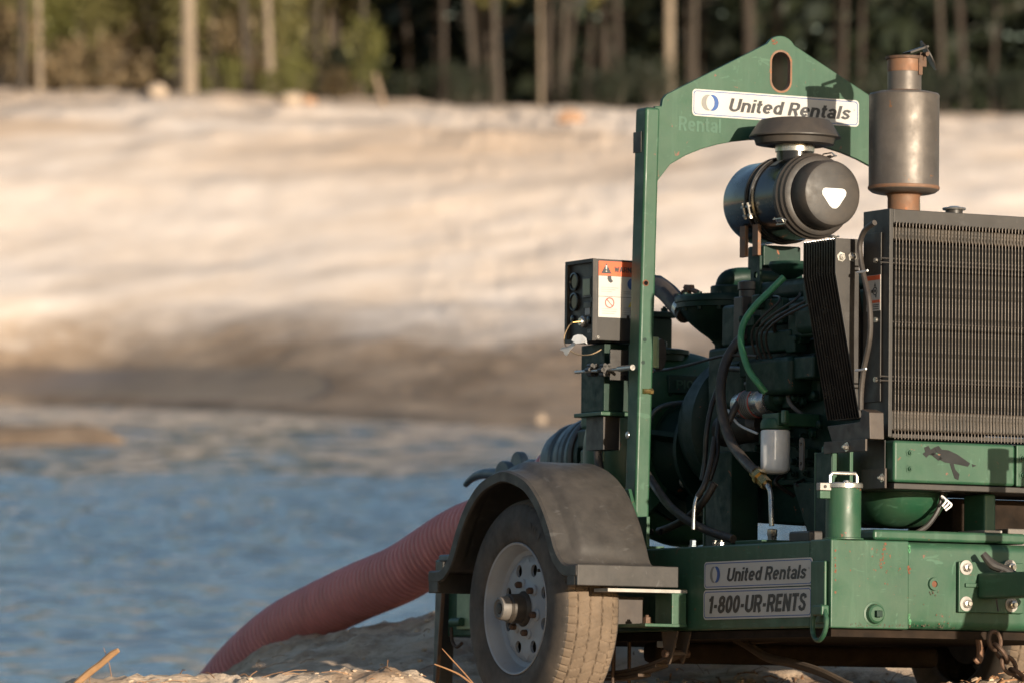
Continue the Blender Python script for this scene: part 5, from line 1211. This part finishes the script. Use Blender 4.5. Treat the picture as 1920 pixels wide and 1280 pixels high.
for dy in (-.05, .05): part(B().tube([(-.615, WY+dy, ZB-.03), (-.615, WY+dy, ZB-.17), (-.557, WY+dy, ZB-.17), (-.557, WY+dy, ZB-.03)], .006, 8, False), 'u_bolt', 'chain_rust')
part(B().box(-.60, -.55, WY-.36, WY-.30, ZB-.05, ZB-.03), 'spring_plate', 'zinc_white', bev=.003)
pts = [at(x, y, X=-.20) for x, y in ((1160, 1192), (1250, 1197), (1340, 1190), (1420, 1200), (1500, 1192))]
part(B().tube(pts, .010, 8), 'air_line', 'axle_dirt')
pts = [at(x, y, X=-.30) for x, y in ((1350, 1180), (1395, 1205), (1440, 1232), (1490, 1244), (1545, 1262), (1620, 1300))]
part(B().tube(pts, .014, 10), 'brake_line', 'axle_dirt')
# rear stabiliser leg
q0 = at(836, 1085, X=-.58); q1 = at(829, 1285, X=-.58)
sl_ = part(B().bar(q0+V(0, 0, .06), q1+V(0, 0, -.10), .05, .05, (1, 0, 0)), 'stabiliser_leg', 'black_plastic', bev=.004)
e0 = at(832, 1090, X=-.61); e1 = at(818, 1280, X=-.61); part(B().bar(e0, e1+V(0, 0, -.05), .006, .012, (1, 0, 0)), 'leg_edge', 'rusty_steel')
q = at(866, 1145, X=-.59); part(B().box(-.60, -.57, q.y-.09, q.y+.02, q.z-.06, q.z+.09), 'leg_bracket', 'pale_green', bev=.004)
c = at(853, 1165, X=-.61); part(B().cyl(c+V(-.0, .02, 0), c+V(0, -.05, 0), .014, 12), 'leg_pin', 'green_paint')
pts = [at(x, y, X=-.60) for x, y in ((846, 1175), (848, 1200), (856, 1212), (866, 1205))]; part(B().tube(pts, .006, 8), 'pin_clip', 'chain_rust')

# ------------------------------------------------------------------ suction hose
hp_ = [(VC.x, VC.y+.60, VC.z), (VC.x, VC.y+.70, VC.z-.004)]+[tuple(at(x, y, X=0)) for x, y in ((1056, 888), (1050, 932), (1030, 968), (996, 986), (950, 984), (908, 986), (858, 1007), (811, 1037), (753, 1074), (674, 1108), (600, 1143), (530, 1181), (465, 1236), (413, 1296), (360, 1370), (300, 1450))]
WPTS = [TM @ Vector(p) for p in hp_]
# ribbed tube
P = []
for i in range(len(WPTS)-1):
    p0 = WPTS[max(i-1, 0)]; p1 = WPTS[i]; p2 = WPTS[i+1]; p3 = WPTS[min(i+2, len(WPTS)-1)]
    for k in range(24):
        t = k/24; P.append(.5*((2*p1)+(p2-p0)*t+(2*p0-5*p1+4*p2-p3)*t*t+(3*p1-p0-3*p2+p3)*t**3))
acc = [0.]
for i in range(1, len(P)): acc.append(acc[-1]+(P[i]-P[i-1]).length)
PITCH = .034; STEP = PITCH/12
tot = acc[-1]; ns = int(tot/STEP); A = np.array(acc); PA = np.array([list(p) for p in P])
ss = np.arange(ns)*STEP
pts_ = [Vector((np.interp(s_, A, PA[:, 0]), np.interp(s_, A, PA[:, 1]), np.interp(s_, A, PA[:, 2]))) for s_ in ss]
rr_ = [.106-.030*math.exp(-(((s_/PITCH) % 1.-.5)/.20)**2) for s_ in ss]
hz_ = B().tube(pts_, rr_, 28, smooth=False).obj('suction_hose', 'hose_red', angle=80)
tag(hz_, 'red ribbed suction hose running from the pump down the bank into the pond', 'hose')

# ------------------------------------------------------------------ clods, needles and twigs on the near bank
rng = random.Random(11)
b = B()
def clod(b, x, y, r, z=None):
    z0 = gz(x, y)+r*.25
    bm = bmesh.new(); bmesh.ops.create_icosphere(bm, subdivisions=1, radius=1)
    sx_, sy_, sz_ = r*rng.uniform(.8, 1.4), r*rng.uniform(.8, 1.3), r*rng.uniform(.5, .9); a_ = rng.uniform(0, 6.3)
    vs_ = []
    for v in bm.verts:
        k = 1+rng.uniform(-.28, .28); X_, Y_ = v.co.x*sx_*k, v.co.y*sy_*k
        vs_.append((x+X_*math.cos(a_)-Y_*math.sin(a_), y+X_*math.sin(a_)+Y_*math.cos(a_), z0+v.co.z*sz_*k))
    bm.verts.index_update(); fs_ = [tuple(v.index for v in f.verts) for f in bm.faces]; bm.free(); b.add(vs_, fs_)
for k in range(700):
    x = rng.uniform(-1.9, 2.1); y = rng.choice([rng.uniform(16.9, 17.6), rng.uniform(17.4, 20.0), rng.uniform(20, 21.3)])
    if -.15 < x < .45 and 17.9 < y < 18.6: continue
    clod(b, x, y, rng.choice([.004, .005, .007, .009]) if rng.random() < .98 else .016)
for k in range(700):
    x = rng.uniform(.35, 2.2); y = rng.uniform(17.3, 19.6); clod(b, x, y, rng.choice([.004, .006, .009, .013, .018]))
for k in range(6): clod(b, rng.uniform(-1.2, -.1), rng.gauss(17.22, .06), rng.choice([.004, .006, .008]))
o = b.obj('sand_clods', 'sand', angle=20); tag(o, 'small lumps of sand scattered over the near bank', 'sand clods', kind='stuff')
b = B()
for k in range(150):
    x = rng.uniform(-1.7, 2.1); y = rng.choice([rng.gauss(17.2, .1), rng.uniform(17.2, 20.5)]); L = rng.uniform(.03, .11); a_ = rng.uniform(0, 6.28)
    if -.1 < x < .4 and 17.9 < y < 18.6: continue
    p = V(x, y, gz(x, y)+.006); q = V(x+L*math.cos(a_), y+L*math.sin(a_)*.6, 0); q.z = gz(q.x, q.y)+rng.uniform(.004, .03)
    b.tube([p, (p+q)/2+V(0, 0, rng.uniform(0, .008)), q], .0014, 4, False)
for k in range(260):
    x = rng.uniform(.3, 2.2); y = rng.uniform(17.4, 20.); L = rng.uniform(.02, .10); a_ = rng.uniform(0, 6.28)
    p = V(x, y, gz(x, y)+.005); q = V(x+L*math.cos(a_), y+L*math.sin(a_)*.6, 0); q.z = gz(q.x, q.y)+rng.uniform(.004, .035)
    b.tube([p, (p+q)/2+V(0, 0, rng.uniform(0, .01)), q], rng.choice([.0014, .002, .004]), 4, False)
o = b.obj('fallen_needles', 'dry_needle'); tag(o, 'brown pine needles and bark bits strewn on the sand', 'pine needles', kind='stuff')
def wpt(px, py, y): return V((px-PX)/F*y, y, CAM_Z-(py-PY)/F*y)
b = B(); b.tube([wpt(140, 1284, 17.15), wpt(165, 1262, 17.15), wpt(190, 1243, 17.14), wpt(208, 1227, 17.13), wpt(222, 1218, 17.12)], [.009, .011, .010, .010, .007], 8)
tag(b.obj('broken_stick', 'twig'), 'short broken stick poking up from the sand at lower left', 'stick')
b = B(); b.tube([wpt(209, 1268, 17.2), wpt(205, 1245, 17.2), wpt(194, 1213, 17.2)], [.0015, .0013, .0008], 5)
tag(b.obj('dry_stalk', 'dry_needle'), 'thin upright dry stalk beside the broken stick', 'grass stalk')
b = B(); b.tube([wpt(886, 1282, 17.3), wpt(862, 1264, 17.3), wpt(838, 1253, 17.28), wpt(814, 1244, 17.26)], [.0030, .0028, .0025, .0018], 6)
tag(b.obj('dry_stalk', 'dry_needle'), 'thicker low-leaning orange stalk in front of the wheel', 'grass stalk')
b = B(); b.tube([wpt(888, 1281, 17.32), wpt(868, 1258, 17.32), wpt(846, 1234, 17.3), wpt(829, 1215, 17.3)], [.0022, .0020, .0018, .0010], 6)
tag(b.obj('dry_stalk', 'dry_needle'), 'thinner steep orange stalk in front of the wheel', 'grass stalk')

# ------------------------------------------------------------------ stumps, logs and stones along the top of the far slope
def far_pt(px, s):
    """a spot on the far ground, s metres beyond the waterline, in the direction of a picture column"""
    t = (px-PX)/F; y = 125.
    for _ in range(12):
        xx, yy = np.array([t*y]), np.array([y]); w_, f_ = float(shore(xx, yy)[0]), float(foot(xx, yy)[0])
        y = f_+s-18 if s > 18 else (w_+(f_-w_)*s/18 if s > 0 else w_+s)
    return t*y, y
def lump(name, px, s, w, h, mat, label, cat, seed):
    x, y = far_pt(px, s); z = gz(x, y); r_ = random.Random(seed)
    bm = bmesh.new(); bmesh.ops.create_icosphere(bm, subdivisions=3, radius=1)
    off = Vector((seed*3.1, seed*1.7, 0))
    for v in bm.verts:
        k = 1+.30*mnoise.noise(v.co*1.6+off)+.12*mnoise.noise(v.co*4+off); v.co = Vector((v.co.x*w*k, v.co.y*w*.8*k, v.co.z*h*k))
    me = bpy.data.meshes.new(name); bm.to_mesh(me); bm.free(); me.materials.append(MATS[mat])
    o = bpy.data.objects.new(name, me); C.objects.link(o); o.location = (x, y, z+h*.45); return tag(o, label, cat)
surf('clay', (.40, .23, .14), .95, col2=(.34, .21, .13), nscale=1.5, bump=.5, bscale=6)
surf('pale_sand', (.42, .33, .25), .95, nscale=1.5, bump=.5, bscale=6)
surf('stump_wood', (.22, .16, .11), .9, nscale=3, bump=.4, bscale=10)
lump('sand_heap', 295, 44, .32, .30, 'pale_sand', 'pale heap of sand below the trees at upper left', 'sand heap', 1)
lump('clay_heap', 1070, 42, .42, .26, 'clay', 'orange clay heap at the crest just left of the lifting frame', 'clay heap', 2)
lump('clay_clump', 580, 45, .22, .2, 'clay', 'small reddish clay clump at the crest left of centre', 'clay clump', 3)
lump('sand_heap', 545, 44, .35, .28, 'pale_sand', 'low pale sand heap beside the reddish clump', 'sand heap', 4)
lump('stone', 1015, .6, .10, .10, 'pale_sand', 'small pale stone at the far waterline left of the control box', 'stone', 5)
x, y = far_pt(722, 44); z = gz(x, y); b = B(); b.tube([(x, y, z-.2), (x-.15, y, z+.45), (x-.35, y, z+1.1)], [.10, .09, .07], 8)
tag(b.obj('leaning_stump', 'stump_wood'), 'pale leaning broken trunk at the crest, upper centre', 'stump')

# ------------------------------------------------------------------ the wood behind
def leaf_cloud(b, r_, n, shape, size, seed):
    rg = random.Random(seed)
    for k in range(n):
        c = shape(rg); u = V(rg.uniform(-1, 1), rg.uniform(-1, 1), rg.uniform(-1, 1)).normalized(); w = u.orthogonal().normalized()
        s_ = size*rg.uniform(.6, 1.4); v = u.cross(w)
        b.add([c+w*s_, c+v*s_*.6, c-w*s_, c-v*s_*.6], [(0, 1, 2, 3)])
def pine_proto(seed, h, r, bark, leaf):
    rg = random.Random(seed); bx, by = rg.uniform(-.25, .25), rg.uniform(-.2, .2)
    root = empty('pine_tree')
    pts = [(0, 0, -.4), (bx*.2, by*.2, h*.15), (bx*.5, by*.5, h*.4), (bx, by, h*.7), (bx*1.1, by, h)]
    b = B(); b.tube(pts, [r*1.25, r, r*.85, r*.6, r*.12], 9, sub=4)
    for k in range(10):
        z = h*rg.uniform(.35, .92); a_ = rg.uniform(0, 6.3); L = (1-z/h)*3.2+.6
        b.tube([(bx*.7, by*.7, z), (bx*.7+math.cos(a_)*L*.6, by*.7+math.sin(a_)*L*.6, z+.15*L), (bx*.7+math.cos(a_)*L, by*.7+math.sin(a_)*L, z+.22*L)], [r*.28, r*.2, r*.06], 5, False)
    for k in range(5):
        z = h*rg.uniform(.05, .33); a_ = rg.uniform(0, 6.3); L = rg.uniform(.3, .9); b.tube([(bx*.3, by*.3, z), (bx*.3+math.cos(a_)*L, by*.3+math.sin(a_)*L, z+.1)], [r*.2, r*.05], 5, False)
    b.obj('trunk', bark, root)
    b = B()
    clumps = [(rg.uniform(0, 6.3), h*rg.uniform(.42, 1.0)) for k in range(26)]
    def shp(rg2):
        a_, z = rg2.choice(clumps); L = ((1.02-z/h)*3.6+.3)*rg2.uniform(.35, 1.05)
        return V(bx+math.cos(a_)*L+rg2.gauss(0, .45), by+math.sin(a_)*L+rg2.gauss(0, .45), z+rg2.gauss(0, .35))
    leaf_cloud(b, r, 900, shp, .26, seed+1); b.obj('crown', leaf, root)
    return root
def copy_tree(o, parent=None):
    c = o.copy(); C.objects.link(c)
    if parent is not None: c.parent = parent
    for ch in o.children: copy_tree(ch, c)
    return c
protos = {}
def place_tree(key, args, px, s, label, group, sc=1., rz=0., name='pine_tree'):
    first = key not in protos
    if first: protos[key] = pine_proto(*args)
    o = protos[key] if first else copy_tree(protos[key])
    x, y = far_pt(px, s); o.location = (x, y, gz(x, y)-.1); o.rotation_euler = (random.gauss(0, .04), random.gauss(0, .06), rz); o.scale = (sc*random.uniform(.8, 1.2), sc, sc)
    tag(o, label, 'tree', group); return o
KEYS = {'pale': (21, 15, .19, 'bark_pale', 'leaf_olive'), 'pale2': (22, 17, .13, 'bark_pale', 'leaf_olive'), 'grey': (23, 16, .14, 'bark_grey', 'leaf_dark'), 'dark': (24, 17, .17, 'bark_dark', 'leaf_dark'), 'dark2': (27, 15, .10, 'bark_dark', 'leaf_dark'), 'thin': (25, 12, .085, 'bark_grey', 'leaf_olive'), 'thin2': (26, 11, .065, 'bark_pale', 'leaf_olive')}
def pt(key, px, s, label, sc=1.): place_tree(key, KEYS[key], px, s+6, label, 'pines at the edge of the wood', sc, random.uniform(0, 6.28))
pt('pale', 356, 43, 'thick pale pine trunk, brightest of those at upper left', 1.05)
pt('pale2', 508, 44, 'slim pale pine trunk right of the brightest thick trunk', .9)
pt('grey', 330, 46, 'greyer trunk close behind the brightest pale trunk at left', .9)
pt('grey', 40, 44, 'grey leaning trunk nearest the left edge of the picture', .8)
pt('pale2', 75, 45, 'pale slim trunk, second from the left edge', .8)
pt('grey', 465, 45, 'short grey trunk just left of the slim pale pine', .8)
pt('grey', 672, 46, 'grey trunk inside the round yellow-green bush', .8)
pt('grey', 895, 45, 'thick grey-brown trunk above the middle of the bank', .85)
pt('grey', 935, 44, 'trunk next right of the thick grey-brown one', .8)
pt('grey', 1052, 47, 'pale trunk standing over the orange clay heap', .8)
pt('pale', 1255, 50, 'wide pale trunk behind the left slope of the lifting frame', .9)
pt('grey', 1300, 50, 'grey trunk just right of the wide pale trunk by the lifting frame', .65)
pt('grey', 1770, 52, 'dim grey trunk to the right of the exhaust flap', .8)
pt('thin2', 1015, 46, 'thin reddish trunk left of the clay heap', .9)
rg = random.Random(5)
def where(px):
    for lim, w_ in ((130, 'by the left edge'), (340, 'left of the brightest trunk'), (500, 'left of the slim pale pine'), (700, 'around the round yellow-green bush'), (900, 'left of the thick grey-brown trunk'), (1100, 'above the orange clay heap'), (1300, 'left of the lifting eye'), (1560, 'behind the lifting plate'), (1760, 'behind the exhaust pipe')):
        if px < lim: return w_
    return 'at the right edge'
for k in range(70):
    px = rg.uniform(-120, 640) if k < 40 else rg.uniform(640, 2050)
    key = rg.choice(['thin', 'thin2', 'thin', 'thin2', 'grey']) if k < 40 else rg.choice(['dark', 'dark2', 'dark2'])
    o = place_tree(key, KEYS[key], px, rg.uniform(51, 74), 'slender blurred pine trunk deeper in the wood '+where(px), 'pines deeper in the wood', rg.uniform(.75, 1.1), rg.uniform(0, 6.3))
# bushes
def bush_proto(seed, h, w, leaf, n=900, size=.075):
    root = empty('bush'); rg2 = random.Random(seed); b = B()
    for k in range(6):
        a_ = rg2.uniform(0, 6.3); b.tube([(0, 0, -.2), (math.cos(a_)*w*.3, math.sin(a_)*w*.3, h*.5), (math.cos(a_)*w*.6, math.sin(a_)*w*.6, h*.85)], [.03, .02, .008], 5, False)
    b.obj('stems', 'bark_grey', root); b = B()
    cl = [V(rg2.gauss(0, w*.45), rg2.gauss(0, w*.45), h*rg2.uniform(.25, 1.)) for k in range(9)]
    leaf_cloud(b, 1, n, lambda g: g.choice(cl)+V(g.gauss(0, w*.22), g.gauss(0, w*.22), g.gauss(0, h*.12)), size, seed+3)
    b.obj('crown', leaf, root); return root
bp = {}
def bush(key, args, px, s, label, sc=1., group='bushes at the edge of the wood'):
    if key not in bp: bp[key] = o = bush_proto(*args)
    else: o = copy_tree(bp[key])
    x, y = far_pt(px, s+6); o.location = (x, y, gz(x, y)-.05); o.scale = (sc, sc, sc); o.rotation_euler = (0, 0, random.uniform(0, 6.3)); tag(o, label, 'bush', group)
BK = {'yel': (41, 1.6, .9, 'leaf_yellow'), 'yel_tall': (42, 2.6, .9, 'leaf_yellow'), 'olive': (43, 3.4, 1.3, 'leaf_olive'), 'dry': (44, 1.8, 1.0, 'leaf_dry'), 'dark': (45, 2.2, 1.4, 'leaf_dark')}
bush('yel_tall', BK['yel_tall'], 675, 44.5, 'round bright yellow-green bush at top centre left', 1.05)
bush('yel', BK['yel'], 515, 43, 'low yellow-green bush at the foot of the slim pale pine', .6)
bush('yel_tall', BK['yel_tall'], 548, 46, 'bright green bush right of the slim pale pine', .8)
bush('yel', BK['yel'], 415, 44, 'small green bush right of the brightest trunk', .8)
bush('yel', BK['yel'], 560, 44, 'low green bush under the bright green one', .7)
bush('dry', BK['dry'], 210, 45, 'dry brown scrub in front of the olive thicket', 1.0)
bush('dry', BK['dry'], 640, 45, 'dry scrub left of the round yellow-green bush', .6)
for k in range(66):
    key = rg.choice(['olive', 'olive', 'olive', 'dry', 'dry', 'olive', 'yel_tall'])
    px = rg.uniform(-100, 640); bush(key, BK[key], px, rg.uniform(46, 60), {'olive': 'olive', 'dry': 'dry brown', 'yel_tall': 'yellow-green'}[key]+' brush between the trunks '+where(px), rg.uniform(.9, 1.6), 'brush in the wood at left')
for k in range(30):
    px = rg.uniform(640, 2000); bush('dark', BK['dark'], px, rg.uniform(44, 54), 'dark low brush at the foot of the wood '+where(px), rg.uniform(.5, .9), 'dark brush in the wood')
b = B(); rgx = random.Random(77)
def wood(g): 
    x = g.uniform(-60, 60); y = 236+g.uniform(0, 26); return V(x, y, 8.3+g.random()**1.5*22)
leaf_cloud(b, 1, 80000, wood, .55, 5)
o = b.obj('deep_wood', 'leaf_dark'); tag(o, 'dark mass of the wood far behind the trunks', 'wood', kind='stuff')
